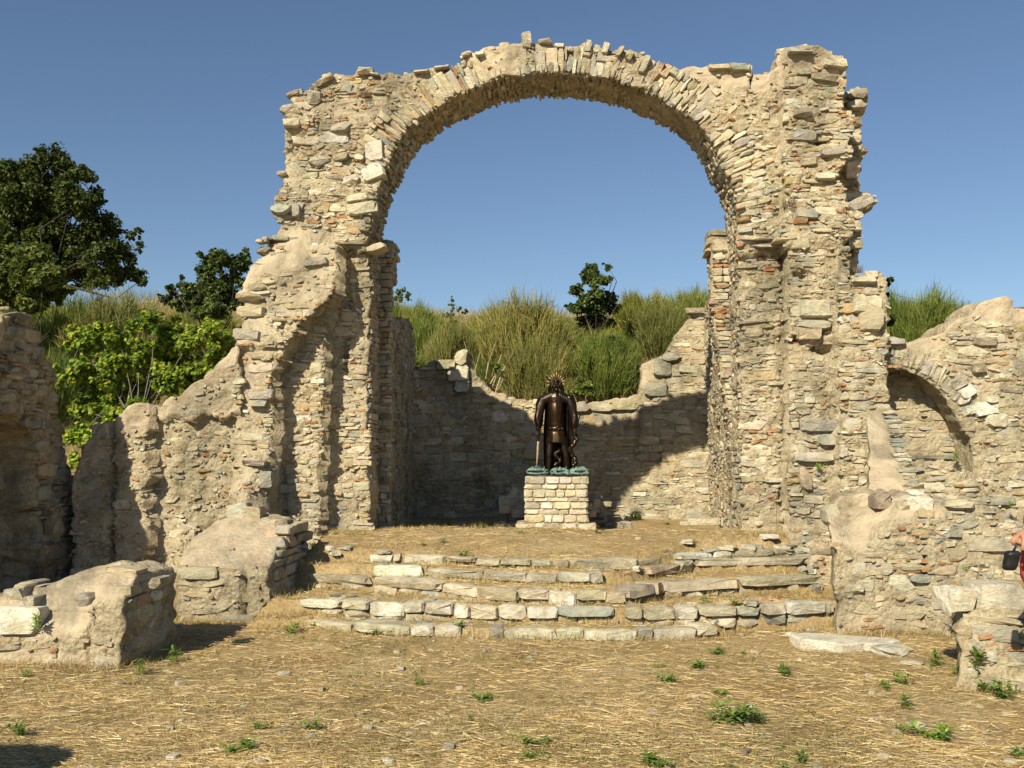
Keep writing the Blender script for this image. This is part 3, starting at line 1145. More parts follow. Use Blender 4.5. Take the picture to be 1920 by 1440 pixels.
# stones standing up along the broken crown, and jutting from the torn outer edges
JUT = [(988, 77, .13, .20, 'cream', .1), (1022, 80, .18, .06, 'grey', 0), (1103, 90, .09, .18, 'grey', -.25), (1135, 93, .09, .13, 'cream', -.35), (1162, 99, .07, .16, 'grey', -.5),
       (1180, 106, .09, .14, 'tan', -.5), (1208, 122, .10, .24, 'grey', -.45), (875, 104, .14, .06, 'cream', .3), (900, 103, .12, .08, 'white', .2),
       (828, 128, .2, .05, 'grey', .12), (790, 136, .2, .05, 'tan', .1), (686, 135, .22, .07, 'white', 0), (1352, 128, .34, .08, 'tan', 0), (1385, 128, .26, .1, 'blue', 0),
       (610, 152, .26, .07, 'tan', .5), (552, 178, .2, .06, 'dark', .2), (545, 205, .26, .1, 'grey', .15), (548, 232, .22, .12, 'cream', 0), (528, 392, .26, .16, 'blue', 0), (556, 397, .14, .16, 'grey', .1),
       (528, 448, .22, .07, 'grey', -.05), (496, 470, .2, .09, 'dark', .05), (505, 450, .16, .04, 'brick', .1), (470, 558, .34, .1, 'tan', -.05), (470, 585, .36, .14, 'tan', 0), (463, 628, .36, .14, 'grey', -.1),
       (592, 492, .3, .12, 'grey', .12), (490, 742, .3, .11, 'grey', .02), (486, 756, .22, .09, 'blue', 0), (478, 868, .3, .07, 'grey', -.05), (500, 900, .16, .2, 'grey', 0),
       (1500, 98, .3, .06, 'white', 0), (1566, 120, .3, .12, 'cream', -.1), (1545, 148, .34, .09, 'tan', -.12), (1606, 180, .24, .13, 'dark', 0), (1606, 198, .26, .12, 'cream', 0), (1597, 232, .24, .1, 'tan', .1),
       (1612, 288, .2, .08, 'dark', .1), (1600, 262, .18, .14, 'cream', 0), (1597, 320, .18, .2, 'cream', 0), (1612, 382, .36, .17, 'white', .25), (1600, 425, .2, .14, 'cream', 0), (1602, 460, .2, .12, 'tan', 0),
       (1508, 256, .3, .14, 'blue', -.15), (1512, 402, .28, .13, 'blue', -.12), (1500, 415, .18, .07, 'brick', 0), (1545, 332, .26, .09, 'cream', 0), (1560, 285, .32, .13, 'grey', .1), (1515, 305, .2, .1, 'tan', .1),
       (1505, 215, .24, .11, 'grey', 0), (1620, 525, .3, .07, 'cream', 0), (1630, 548, .2, .1, 'tan', 0), (1632, 598, .3, .3, 'tan', 0), (1625, 570, .34, .22, 'cream', 0),
       (1528, 580, .4, .22, 'cream', 0), (1525, 610, .42, .12, 'grey', -.03), (1515, 625, .3, .16, 'tan', 0), (1420, 450, .5, .04, 'tan', 0), (1440, 462, .46, .06, 'grey', 0), (1470, 452, .3, .05, 'tan', 0),
       (1538, 798, .5, .15, 'grey', 0), (1558, 825, .34, .14, 'grey', 0), (1525, 857, .46, .12, 'cream', 0), (1508, 900, .14, .3, 'tan', .3), (1455, 900, .3, .06, 'cream', 0),
       (700, 325, .3, .22, 'white', .35), (703, 285, .24, .26, 'white', .1), (660, 340, .24, .14, 'white', .1), (680, 392, .4, .16, 'cream', .1), (672, 372, .3, .1, 'cream', .15),
       (660, 458, .4, .05, 'dark', 0), (705, 465, .26, .12, 'tan', .2), (640, 240, .3, .14, 'grey', .1), (590, 185, .22, .2, 'grey', 0), (640, 296, .22, .1, 'dark', .1), (600, 305, .3, .1, 'grey', .15)]
for X, Y, L, h, colr, rot in JUT:
    wl = surf(D0, relief_left if X < 735 else relief_right if X > 1412 else relief_arch, X, Y) - D0
    if X > 1585 and Y < 515:
        wl = 0.9
    dp = 0.3
    q = P(X, Y, D0 + wl)
    cr, sr = math.cos(rot), math.sin(rot)
    S.put((q[0], D0 + wl - 0.075 + dp / 2, q[2]), (cr, 0, sr), (0, 1, 0), (-sr, 0, cr), (L, dp, h), colr, 'stone')
# torn edges: small stones poking out of the silhouette
for pts, d in ((left_out[3:19], D0 + .3), (left_out[19:], D0 + .6), (right_out[2:34], D0 + .8), (arch_top[2:], D0 + .65)):
    q = np.array([P(X, Y, d) for X, Y in pts])
    for i in range(len(q) - 1):
        seg = q[i + 1] - q[i]
        L = np.hypot(seg[0], seg[2])
        for k in range(max(1, int(L / 0.09))):
            p0 = q[i] + seg * _rs.random()
            for dd in (0.12, 0.4, 0.7):
                if _rs.random() < 0.55:
                    S.put((p0[0] + _rs.normal(0, .015), d + dd + _rs.uniform(-.1, .1), p0[2] + _rs.normal(0, .012)), (1, 0, _rs.normal(0, .1)), (0, 1, 0), (0, 0, 1),
                          (_rs.uniform(.06, .13), _rs.uniform(.1, .2), _rs.uniform(.03, .08)), pick(_rs, MIX_CREAM), 'edge_stone', area=0.0005)
lay_chips(S, w_left, 130)
lay_chips(S, w_right, 130)
lay_chips(S, w_arch, 90)
S.build(arch, {'stone': 300, 'brick': 220, 'voussoir': 260, 'soffit_stone': 0, 'edge_stone': 0}, 'rubble_infill')

# --- apse behind the arch: one ruin wall wrapping round, plus an added unseen blocker
apse = empty('apse_wall', (0, 18.4, 0.5), 'rubble walls half in shadow enclosing the space behind the statue', 'wall')


def map_left(u, v, w):
    return np.stack([xl_at(u) - w, u, v], -1)


def map_right(u, v, w):            # u = -y so that the frame stays right-handed
    return np.stack([xr_at(-u) + w, -u, v], -1)


def map_back(u, v, w):
    return np.stack([u, APSE_Y - 0.35 * ((u + 0.1) / 2.8) ** 2 + w, v], -1)


def rel_apse_left(u, v):
    return np.where((u < 13.75) & (v > 4.1), -0.16, np.where(u < 14.2, -0.03, 0.04)) + 0 * v


def rel_apse_right(u, v):
    y = -u
    return -0.28 * smooth(1.2, 3.9, v) * (1 - smooth(13.6, 14.2, y))


def top_at(pts, d):
    return [(P(X, Y, d)[0], P(X, Y, d)[2]) for X, Y in pts]


w_al = Wall('side_wall', [(12.98, 0.2), (19.0, 0.2), (19.0, 3.45), (18.5, 3.9), (17.6, 4.18), (16, 3.95), (14.32, 3.85), (14.25, 4.5), (13.9, 4.62), (12.98, 4.66)], map_left, rel_apse_left, 0.6, 0.05, 51, (0.04, 0.03), None, apse)
w_ar = Wall('side_wall', [(-12.98, 0.2), (-12.98, 4.6), (-13.85, 4.55), (-14.05, 4.1), (-16, 4.35), (-17.5, 4.5), (-18.95, 4.5), (-18.95, 0.2)], map_right, rel_apse_right, 0.6, 0.05, 53, (0.04, 0.03), None, apse)
w_blocker = Wall('side_wall', [(13.0, 0.2), (16.95, 0.2), (17.0, 4.0), (16.7, 4.75), (16.2, 5.0), (15.5, 5.35), (14.9, 5.7), (14.3, 5.95), (13.0, 6.05)], lambda u, v, w: np.stack([-2.98 - .03 * (u - 13) - w, u, v], -1), lambda u, v: 0.0 * u, 0.55, 0.07, 55, (0.05, 0.03), None, apse)  # added unseen behind the pier to throw shade on the back wall
back_top = [(752, 700), (785, 693), (800, 690), (822, 678), (833, 690), (850, 681), (868, 664), (879, 662), (882, 690), (892, 706), (920, 730), (945, 743), (990, 753), (1030, 757), (1080, 756), (1140, 752), (1198, 742),
            (1204, 700), (1201, 688), (1225, 674), (1242, 668), (1262, 640), (1290, 606), (1300, 590), (1328, 583), (1350, 583)]


def plaster_back(u, v):
    X, Y = UVPX(u, v, APSE_Y)
    return np.clip(np.maximum(blob(X, Y, 1216, 705, 16, 34), blob(X, Y, 1130, 752, 90, 8)), 0, 1)


w_ab = Wall('back_wall', [(-3.15, 0.2)] + pxuv(back_top, APSE_Y) + [(2.95, 0.2)], map_back, lambda u, v: 0.0 * u, 0.55, 0.05, 57, (0.045, 0.03), plaster_back, apse)
S = Stones(202)
lay_courses(S, w_ab, hs=(0.07, 0.2), brick=0.03, fill=0.93, proud=(0.0, 0.06), lmax=0.6, mix=MIX_CREAM)
lay_courses(S, w_ar, hs=(0.05, 0.12), brick=0.05, fill=0.9, proud=(0.0, 0.05), mix=MIX_CREAM)
lay_courses(S, w_al, hs=(0.05, 0.12), brick=0.08, fill=0.9, proud=(0.0, 0.05), mix=MIX_GREY)
for X, Y, L, h, colr, rot in [(868, 672, .22, .28, 'cream', -.5), (840, 686, .3, .16, 'tan', 0), (860, 702, .34, .26, 'cream', 0), (868, 725, .24, .2, 'cream', 0), (1090, 763, .3, .17, 'grey', 0), (1130, 765, .36, .12, 'cream', 0), (1170, 762, .4, .14, 'tan', 0),
                              (1240, 690, .3, .28, 'grey', 0), (1228, 732, .36, .2, 'grey', 0), (1255, 672, .3, .13, 'grey', .1), (1060, 768, .26, .24, 'grey', 0), (1310, 588, .5, .1, 'dark', 0)]:
    q = P(X, Y, APSE_Y - .02)
    L, h = L * 1.22, h * 1.22
    yy = map_back(np.array([q[0]]), np.array([q[2]]), np.array([0.0]))[0][1]
    S.put((q[0], yy + 0.04, q[2]), (math.cos(rot), 0, math.sin(rot)), (0, 1, 0), (-math.sin(rot), 0, math.cos(rot)), (L, .3, h), colr, 'stone')
# coursed end faces of the two inner pilasters
for x0, x1 in ((2.0, 2.34), (-2.62, -2.40)):
    v = 0.62
    while v < 4.4:
        h = _rs.uniform(0.03, 0.11)
        x = x0 + (0.26 * (1 - smooth(1.2, 3.9, v)) if x0 > 0 else 0)
        while x < x1:
            L = min(_rs.uniform(0.08, 0.26), x1 - x + .03)
            S.put((x + L / 2, 13.03 - _rs.uniform(0, .025), v + h / 2), (1, 0, _rs.normal(0, .04)), (0, 1, 0), (0, 0, 1), (L - .006, .14, h - .006), 'brick' if _rs.random() < .12 else pick(_rs, MIX_CREAM), 'stone', area=.004)
            x += L
        v += h
# impost blocks on the inner pilasters
for X, Y, L, h in ((722, 462, .34, .1), (724, 478, .3, .12), (1352, 440, .38, .1), (1350, 456, .42, .12), (1346, 472, .36, .08)):
    q = P(X, Y, 13.3)
    S.put((q[0], 13.4, q[2]), (1, 0, 0), (0, 1, 0), (0, 0, 1), (L, .5, h), 'tan', 'impost_block')
lay_courses(S, w_blocker, hs=(0.09, 0.2), brick=0.03, fill=0.9, lmax=0.6, mix=MIX_GREY)
lay_chips(S, w_ab, 40)
lay_chips(S, w_ar, 40)
S.build(apse, {'stone': 300, 'brick': 120}, 'rubble_infill')

# --- low wall left of the arch
SW0 = 11.42
side = empty('ruined_wall', (-4.4, SW0, 0), 'stepped low rubble wall sloping down from the arch toward the green fig tree', 'wall')


def relief_side(u, v):
    X, Y = UVPX(u, v, SW0)
    e = 279 + 5 * np.sin(Y / 17.0) + 3 * np.sin(Y / 7)
    r = np.where(X < 207, -0.08, np.where(X < e, 0.0, 0.25))
    r = np.where((X > 207) & (X < 214), 0.1, r)
    r = r - 0.18 * blob(X, Y, 335, 1060, 22, 55)
    return np.where(Y < 782 + 4 * np.sin(X / 9), np.minimum(r, 0.12), r)


def plaster_side(u, v):
    X, Y = UVPX(u, v, SW0)
    n = fbm2(u, v, 2.0, 61, 3)
    top = np.interp(X, [150, 205, 245, 310, 340, 400, 448], [880, 795, 765, 760, 745, 695, 640])
    return np.clip(smooth(45, 15, Y - top + 22 * n) + 0.5 * smooth(0.35, 0.7, n), 0, 0.95)


side_out = [(149, 1108), (150, 905), (158, 870), (170, 840), (190, 815), (205, 795), (225, 785), (245, 766), (270, 760), (300, 768), (312, 752), (340, 742), (370, 715), (400, 692), (420, 672), (448, 640), (452, 1108)]
w_side = Wall('wall_core', pxuv(side_out, SW0 + .1), planar(SW0), relief_side, 0.85, 0.03, 71, (0.04, 0.03), plaster_side, side)
S = Stones(303)
lay_courses(S, w_side, hs=(0.06, 0.16), brick=0.05, fill=0.74, proud=(-0.02, 0.04), slab_p=0.3, mix=MIX_CREAM)
lay_chips(S, w_side, 130)
S.build(side, {'stone': 260, 'brick': 60}, 'rubble_infill')

# --- dark wall at the far left, seen on its shaded face
dark = empty('ruined_wall', (-6.2, 11, 0), 'dark shaded rubble wall with an arched recess at the left edge', 'wall')


def rel_dark(u, v):
    X, Y = to_px(np.full(np.shape(u), -6.1), u, v)
    inside = ((X + 30) / 100) ** 2 + ((Y - 860) / 95) ** 2 < 1
    return np.where(inside | ((X < 70) & (Y > 860)), 0.4, 0.0)


dk = [PXP(X, Y, -6.1)[[1, 2]] for X, Y in [(-10, 576), (22, 578), (36, 592), (58, 594), (66, 612), (76, 650), (88, 690), (97, 720), (110, 770), (118, 800), (126, 850), (134, 890)]]
w_dark = Wall('wall_core', [(8.3, 0), (8.35, 1.3), (8.8, 1.7), (9.0, 2.1), (9.35, 2.3), (9.6, 2.75), (10.0, 3.1), (10.38, 3.2)] + [tuple(t) for t in dk] + [(12.6, 1.1), (12.6, 0)], lambda u, v, w: np.stack([-6.1 - w, u, v], -1), rel_dark, 0.9, 0.04, 81, (0.05, 0.04), None, dark)
S = Stones(404)
lay_courses(S, w_dark, hs=(0.07, 0.18), brick=0.06, fill=0.97, mix=MIX_SHADE, proud=(0.01, 0.06))  # stone colours darkened to deepen the wall's shade
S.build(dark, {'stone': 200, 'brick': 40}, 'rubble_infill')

# --- plastered wall stubs in front of the left wall
stub1 = empty('wall_stub', (-3.9, 7.3, 0), 'low broken masonry stub with smooth pink plaster slumped over its top, nearest on the left', 'wall stub')


def rel_stub1(u, v):
    z0 = np.interp(u, [-4.5, -4.1, -3.75, -3.62, -3.3], [0.36, 0.28, 0.30, 0.50, 0.52])
    r = np.clip((v - z0) / 0.36, 0, 1) ** 1.3 * 0.72
    r = np.where((u < -3.66) & (v < 0.42), r + 0.09, r)
    r = np.where((u > -3.67) & (u < -3.63) & (v < 0.45), r + 0.06, r)
    return r + 0.03 * fbm2(u, v, 3.0, 91, 2)


def pla_stub1(u, v):
    n = fbm2(u, v, 2.6, 92, 3)
    z0 = np.interp(u, [-4.5, -4.1, -3.75, -3.62, -3.3], [0.42, 0.20, 0.22, 0.52, 0.54])
    lowp = 0.8 * smooth(0.16, 0.10, v + 0.04 * n) * (u < -3.6)
    return np.clip(np.maximum(smooth(-0.03, 0.03, v - z0 + 0.05 * n), lowp), 0, 1)


w_s1 = Wall('wall_core', [(-4.75, -0.1), (-4.75, 0.5), (-4.45, 0.52), (-4.2, 0.58), (-4.0, 0.66), (-3.80, 0.71), (-3.53, 0.72), (-3.40, 0.68), (-3.37, 0.4), (-3.38, -0.1)], planar(7.25), rel_stub1, 0.95, 0.025, 91, (0.03, 0.02), pla_stub1, stub1)
S = Stones(505)
lay_courses(S, w_s1, hs=(0.09, 0.15), brick=0.03, fill=0.96, proud=(0.0, 0.035), lmax=0.4, slab_p=0.15, mix=[('cream', 4), ('tan', 5), ('grey', 2.5), ('ochre', 2), ('dark', 1)])
v = 0.02
while v < 0.6:                      # its shaded right end
    h = _rs.uniform(0.06, 0.13)
    y = 7.3
    while y < 8.1:
        L = _rs.uniform(0.12, 0.3)
        S.put((-3.43 + _rs.uniform(-.01, .012), y + L / 2, v + h / 2), (0, 1, 0), (-1, 0, 0), (0, 0, 1), (L - .01, .14, h - .01), pick(_rs, MIX_GREY), 'stone')
        y += L
    v += h
for X, Y, L, h, colr, rot, dd in [(35, 1163, .36, .20, 'white', -.03, 7.27), (30, 1115, .16, .10, 'grey', .1, 7.3), (55, 1095, .2, .05, 'grey', .12, 7.45), (60, 1128, .1, .09, 'grey', 0, 7.3), (158, 1125, .13, .11, 'grey', -.02, 7.5), (293, 1092, .12, .08, 'cream', .3, 7.75), (232, 1070, .3, .05, 'tan', -.08, 7.85)]:
    dd = surf(7.25, rel_stub1, X, Y)
    q = P(X, Y, dd)
    S.put((q[0], dd + .055, q[2]), (math.cos(rot), 0, math.sin(rot)), (0, 1, 0), (-math.sin(rot), 0, math.cos(rot)), (L, .2, h), colr, 'stone')
lay_chips(S, w_s1, 60)
S.build(stub1, {'stone': 200, 'brick': 40}, 'rubble_infill')

stub2 = empty('wall_stub', (-3.3, 9.6, 0), 'two tiered masonry stub capped in pale smooth plaster beside the left end of the steps', 'wall stub')


def rel_stub2(u, v):
    r = np.interp(v, [0, 0.50, 0.56, 0.68, 0.80, 0.98], [0, 0.0, 0.14, 0.42, 0.75, 1.15])
    r = np.where((u > -3.13) & (u < -3.06) & (v < 0.54), r + 0.06, r)
    return r + 0.04 * fbm2(u, v, 2.5, 95, 2) - 0.10 * smooth(0.5, 0.7, v) * np.sin((u + 3.6) * 3.0)


def pla_stub2(u, v):
    n = fbm2(u, v, 2.4, 96, 3)
    return np.clip(np.maximum(smooth(0.48, 0.56, v + 0.06 * n), 0.55 * smooth(0.14, 0.05, v + .06 * n)), 0, 1)


w_s2 = Wall('wall_core', [(-3.76, -0.1), (-3.78, 0.5), (-3.86, 0.62), (-3.92, 0.78), (-3.78, 0.92), (-3.5, 1.0), (-3.15, 0.97), (-2.92, 0.90), (-2.86, 0.6), (-2.84, -0.1)], planar(9.22), rel_stub2, 1.45, 0.03, 95, (0.03, 0.02), pla_stub2, stub2)
S = Stones(606)
lay_courses(S, w_s2, hs=(0.1, 0.2), brick=0.06, fill=0.8, proud=(-0.01, 0.03), lmax=0.45, slab_p=0.15, mix=[('tan', 5), ('ochre', 2.5), ('grey', 2), ('cream', 2)])
v = 0.05
while v < 0.85:
    h = _rs.uniform(0.06, 0.14)
    y = 9.35 + max(0, v - .5) * 1.4
    while y < 10.5:
        L = _rs.uniform(0.14, 0.34)
        S.put((-2.91 + _rs.uniform(-.01, .015), y + L / 2, v + h / 2), (0, 1, 0), (-1, 0, 0), (0, 0, 1), (L - .01, .16, h - .01), pick(_rs, MIX_GREY), 'stone')
        y += L
    v += h
for X, Y, L, h, colr, rot, dd in [(520, 1003, .24, .12, 'pink', 0, 10.15), (448, 962, .24, .2, 'grey', .3, 10.5), (475, 963, .2, .16, 'tan', 0, 10.5), (530, 988, .16, .16, 'dark', .2, 10.3), (375, 1075, .34, .12, 'tan', -.03, 9.28)]:
    dd = surf(9.22, rel_stub2, X, Y)
    q = P(X, Y, dd)
    S.put((q[0], dd + .06, q[2]), (math.cos(rot), 0, math.sin(rot)), (0, 1, 0), (-math.sin(rot), 0, math.cos(rot)), (L, .22, h), colr, 'stone')
lay_chips(S, w_s2, 60)
S.build(stub2, {'stone': 160, 'brick': 40}, 'rubble_infill')

# --- right: block beside the steps with the plaster ramp climbing to the pier
stub3 = empty('wall_stub', (2.9, 9.0, 0), 'square stub of thin stone courses capped with plaster, beside the right end of the steps', 'wall stub')


def rel_stub3(u, v):
    z0 = np.interp(u, [2.4, 2.6, 2.75, 3.0, 3.45], [0.80, 0.72, 0.80, 1.08, 1.12])
    r = np.clip((v - z0) / 0.32, 0, 1.2) * 0.42
    r = np.where((u > 3.18) & (u < 3.21), r + 0.05, r)
    return np.where(u > 3.2, r - 0.03, r)


def pla_stub3(u, v):
    n = fbm2(u, v, 2.4, 98, 3)
    z0 = np.interp(u, [2.4, 2.55, 2.66, 2.8, 3.0, 3.2, 3.45], [0.78, 0.78, 0.74, 0.95, 1.05, 1.12, 1.16])
    lowp = 0.6 * smooth(0.26, 0.1, v + .08 * n)
    return np.clip(np.maximum(smooth(-0.02, 0.04, v - z0 + 0.04 * n), lowp), 0, 1)


w_s3 = Wall('wall_core', [(2.43, -0.1), (2.42, 1.16), (2.5, 1.24), (2.8, 1.27), (3.15, 1.25), (3.42, 1.17), (3.43, -0.1)], lambda u, v, w: np.stack([u + .25 * w, 8.9 + w, v], -1), rel_stub3, 1.35, 0.027, 97, (0.025, 0.02), pla_stub3, stub3)


def rel_ramp(u, v):
    return np.interp(v, [0, 1.1, 1.23, 1.66, 2.17, 2.3], [0.55, 0.6, 0.8, 1.5, 2.05, 2.1]) + 0.03 * fbm2(u, v, 2.0, 99, 2)


RAMP_R = ([1.1, 1.23, 1.66, 2.17], [4.08, 4.03, 3.91, 3.83])
w_ramp = Wall('plaster_ramp', [(3.5, 0.1), (3.5, 1.2), (3.52, 1.7), (3.53, 2.16), (3.82, 2.2), (3.86, 1.95), (3.91, 1.66), (3.97, 1.42), (4.05, 1.2), (4.1, 0.1)], lambda u, v, w: np.stack([u + .31 * (w - 2.0), 9.4 + w, v], -1), rel_ramp, 2.25, 0.03, 99, (0.02, 0.015),
              lambda u, v: np.clip(smooth(0.0, 0.08, np.interp(v, *RAMP_R) - u - .1), 0, 1), stub3)
S = Stones(707)
lay_courses(S, w_s3, hs=(0.05, 0.13), brick=0.16, fill=0.97, proud=(0.0, 0.035), lmax=0.36, slab_p=0.35, mix=[('cream', 3.5), ('tan', 5), ('grey', 2.2), ('pink', 1.2), ('ochre', .8)])
for X, Y, L, h, colr, dd in [(1724, 950, .22, .19, 'white', 9.1), (1692, 952, .09, .14, 'cream', 9.1), (1655, 940, .16, .15, 'dark', 9.2), (1600, 1105, .18, .11, 'cream', 8.9), (1725, 1085, .2, .08, 'blue', 8.88), (1562, 965, .14, .22, 'cream', 8.95)]:
    dd = surf(8.9, rel_stub3, X, Y)
    q = P(X, Y, dd)
    S.put((q[0], dd + .09, q[2]), (1, 0, 0), (0, 1, 0), (0, 0, 1), (L, .26, h), colr, 'stone')
lay_chips(S, w_s3, 100)
for k in range(18):                # ragged right edge of the ramp
    v = 1.2 + k * 0.055
    u = float(np.interp(v, *RAMP_R))
    w = float(rel_ramp(np.array([u]), np.array([v]))[0])
    S.put((u - .05 + .31 * (w - 2.0), 9.4 + w + .1, v), (1, 0, 0), (0, 1, 0), (0, 0, 1), (_rs.uniform(.1, .24), .3, .052), pick(_rs, [('cream', 3), ('white', 1.5), ('blue', 1)]), 'stone')
S.build(stub3, {'stone': 220, 'brick': 80}, 'rubble_infill')

# --- right: wall with the walled-up arched niche
ND = 12.0
niche = empty('niche_wall', (4.6, ND, 0), 'sunlit rubble wall with a blind arched niche right of the arch', 'wall')


def niche_line(X):
    return np.interp(X, [1640, 1700, 1790, 1822, 1855, 1885, 2000], [868, 860, 862, 902, 930, 962, 950])


def rel_niche(u, v):
    X, Y = UVPX(u, v, ND)
    low = Y > niche_line(X) + 3 * np.sin(X / 6)
    st = -0.06 - 0.32 * np.floor(np.clip(Y - niche_line(X), 0, 300) / 24) / 10
    return np.where(low, st, 0.0)


def pla_niche(u, v):
    X, Y = UVPX(u, v, ND)
    n = fbm2(u, v, 2.0, 111, 3)
    top = np.interp(X, [1650, 1700, 1770, 1795, 1828, 1845, 1890, 2000], [640, 640, 628, 598, 575, 560, 557, 600])
    dep = np.interp(X, [1650, 1690, 1720, 1760, 1800, 1840, 1900, 2000], [2, 6, 36, 34, 8, 45, 50, 16])
    a = smooth(dep + 6, dep - 6, Y - top + 8 * n)
    b = 0.45 * smooth(0.2, 0.6, n) * (X > 1800)
    return np.clip(np.maximum(a, b), 0, 1)


niche_out = [(1636, 1130), (1640, 645), (1650, 638), (1668, 633), (1695, 636), (1702, 642), (1730, 635), (1770, 628), (1778, 612), (1795, 598), (1822, 592), (1828, 573), (1845, 561), (1880, 556), (1893, 562), (1896, 580), (1930, 582), (1960, 600), (1985, 640), (2000, 1130)]
_arc = [(1662 + 166 * math.cos(t), 905 - 216 * math.sin(t)) for t in np.linspace(R(3), R(95), 16)]
niche_front = niche_out[1:-1] + [(2000, 1130), (1636, 1130), (1637, 866), (1700, 860), (1790, 862), (1822, 890)] + _arc + [(1640, 689)]
w_n = Wall('wall_core', pxuv(niche_front, ND + .02), planar(ND), rel_niche, 0.95, 0.032, 111, (0.03, 0.025), pla_niche, niche, ragged=0.006)
w_ni = Wall('niche_infill', pxuv([(1600, 1000), (1600, 660)] + [(1662 + 185 * math.cos(t), 905 - 236 * math.sin(t)) for t in np.linspace(R(92), R(0), 14)] + [(1847, 1000)], ND + .55), planar(ND + .5), lambda u, v: 0.0 * u, 0.3, 0.035, 113, (0.03, 0.025), lambda u, v: np.clip(.5 * fbm2(u, v, 2.5, 114, 3), 0, .6), niche)
S = Stones(808)
_nm = [('cream', 5), ('tan', 5), ('grey', 2), ('blue', 1.2), ('ochre', .6), ('pink', .5)]


def in_ring(u, v):
    X, Y = UVPX(u, v, ND)
    e = ((X - 1662) / 166) ** 2 + ((Y - 905) / 216) ** 2
    return (e < 1.5) & (Y < niche_line(X)) & (Y < 800) | (Y > niche_line(X) - 8)


lay_courses(S, w_n, hs=(0.06, 0.14), brick=0.05, fill=0.85, mix=_nm, skip=in_ring)
lay_courses(S, w_ni, hs=(0.05, 0.11), brick=0.05, fill=0.8, mix=_nm, proud=(0.0, 0.03))
# slabs of the stepped courses below the niche
lay_courses(S, w_n, hs=(0.07, 0.13), brick=0.05, fill=0.97, proud=(0.0, 0.05), lmax=0.55, slab_p=0.3, mix=[('cream', 4), ('tan', 4), ('grey', 3), ('blue', 2)], skip=lambda u, v: UVPX(u, v, ND)[1] < niche_line(UVPX(u, v, ND)[0]) + 6)
ncen = arc_frame(1662, 905, ND)
_sx = 1800.0 / ND


def nr(th):
    a, b = 166 / _sx, 216 / _sx
    return 1 / math.sqrt((math.cos(th) / a) ** 2 + (math.sin(th) / b) ** 2)


lay_voussoirs(S, ncen, nr, R(40), R(97), ND, lambda t: 0.28, 19, 0.03, 0.07, [('cream', 3), ('grey', 3), ('tan', 2)], 0.0, (-.005, 0.02), 0.2)
for X, Y, L, h, rot in [(1797, 718, .2, .13, .5), (1812, 735, .2, .13, .5), (1806, 750, .16, .1, .6), (1822, 768, .18, .12, .2), (1848, 766, .28, .17, .12), (1868, 788, .26, .17, .0), (1858, 750, .14, .08, 0)]:
    q = P(X, Y, ND)
    S.put((q[0], ND - .03 + .1, q[2]), (math.cos(rot), 0, math.sin(rot)), (0, 1, 0), (-math.sin(rot), 0, math.cos(rot)), (L, .24, h), 'white', 'stone')
for X, Y, L, h, c in [(1722, 858, .9, .06, 'blue'), (1790, 945, .34, .09, 'cream'), (1868, 940, .46, .1, 'blue'), (1770, 995, .26, .12, 'blue'), (1845, 1020, .56, .16, 'grey'), (1690, 880, .5, .08, 'blue'), (1838, 690, .16, .12, 'dark'), (1848, 640, .26, .1, 'dark'), (1675, 640, .3, .08, 'grey')]:
    q = P(X, Y, ND - .05)
    w0 = rel_niche(np.array([q[0]]), np.array([q[2]]))[0]
    S.put((q[0], ND + w0 - .04 + .1, q[2]), (1, 0, 0), (0, 1, 0), (0, 0, 1), (L, .26, h), c, 'stone')
lay_chips(S, w_n, 100)
S.build(niche, {'stone': 300, 'brick': 60, 'voussoir': 60}, 'rubble_infill')

# --- low wall at the right edge with marble blocks on it
LD = 7.0
low = empty('low_wall', (3.2, LD, 0), 'low broken rubble wall at the right edge beside the man in red', 'wall')


def rel_low(u, v):
    return np.clip((v - 0.30) / 0.3, 0, 1) * 0.16 - 0.06 * smooth(0.25, 0.0, v)


w_low = Wall('wall_core', [(2.73, -0.1), (2.74, 0.40), (2.85, 0.52), (3.1, 0.53), (3.6, 0.53), (3.9, 0.48), (4.0, -0.1)], lambda u, v, w: np.stack([u + .38 * w, LD + w, v], -1), rel_low, 0.8, 0.03, 121, (0.025, 0.015), None, low)
S = Stones(909)
lay_courses(S, w_low, hs=(0.05, 0.12), brick=0.06, fill=0.97, proud=(0.01, 0.06), lmax=0.3, depth=0.18, mix=[('cream', 3), ('tan', 4), ('grey', 3), ('pink', .8), ('dark', .6)])
lay_chips(S, w_low, 120)
S.build(low, {'stone': 120, 'brick': 20}, 'rubble_infill')


def block(name, loc, size, rot, color, label, cat, seed, group=None, bev=0.12, tilt=(0, 0), jit=0.05):
    """one squared stone with worn, uneven arrises"""
    rng = np.random.default_rng(seed)
    bm = bmesh.new()
    bmesh.ops.create_cube(bm, size=1.0)
    bmesh.ops.subdivide_edges(bm, edges=bm.edges[:], cuts=2, use_grid_fill=True)
    for v in bm.verts:
        c = np.array(v.co)
        n = (np.abs(c) > 0.49).sum()
        if n >= 2:
            v.co *= 1 - bev * (0.35 if n == 2 else 0.6) * rng.uniform(0.5, 1.3)
        v.co += Vector(rng.normal(0, jit * 0.5, 3))
        v.co = Vector((v.co.x * size[0], v.co.y * size[1], v.co.z * size[2]))
    me = bpy.data.meshes.new(name)
    bm.to_mesh(me)
    bm.free()
    me.materials.append(M['stone'])
    o = bpy.data.objects.new(name, me)
    COL.objects.link(o)
    o.location = loc
    o.rotation_euler = (tilt[0], tilt[1], rot)
    o.color = (*PAL[color], 1)
    return tag(o, label, cat, group)


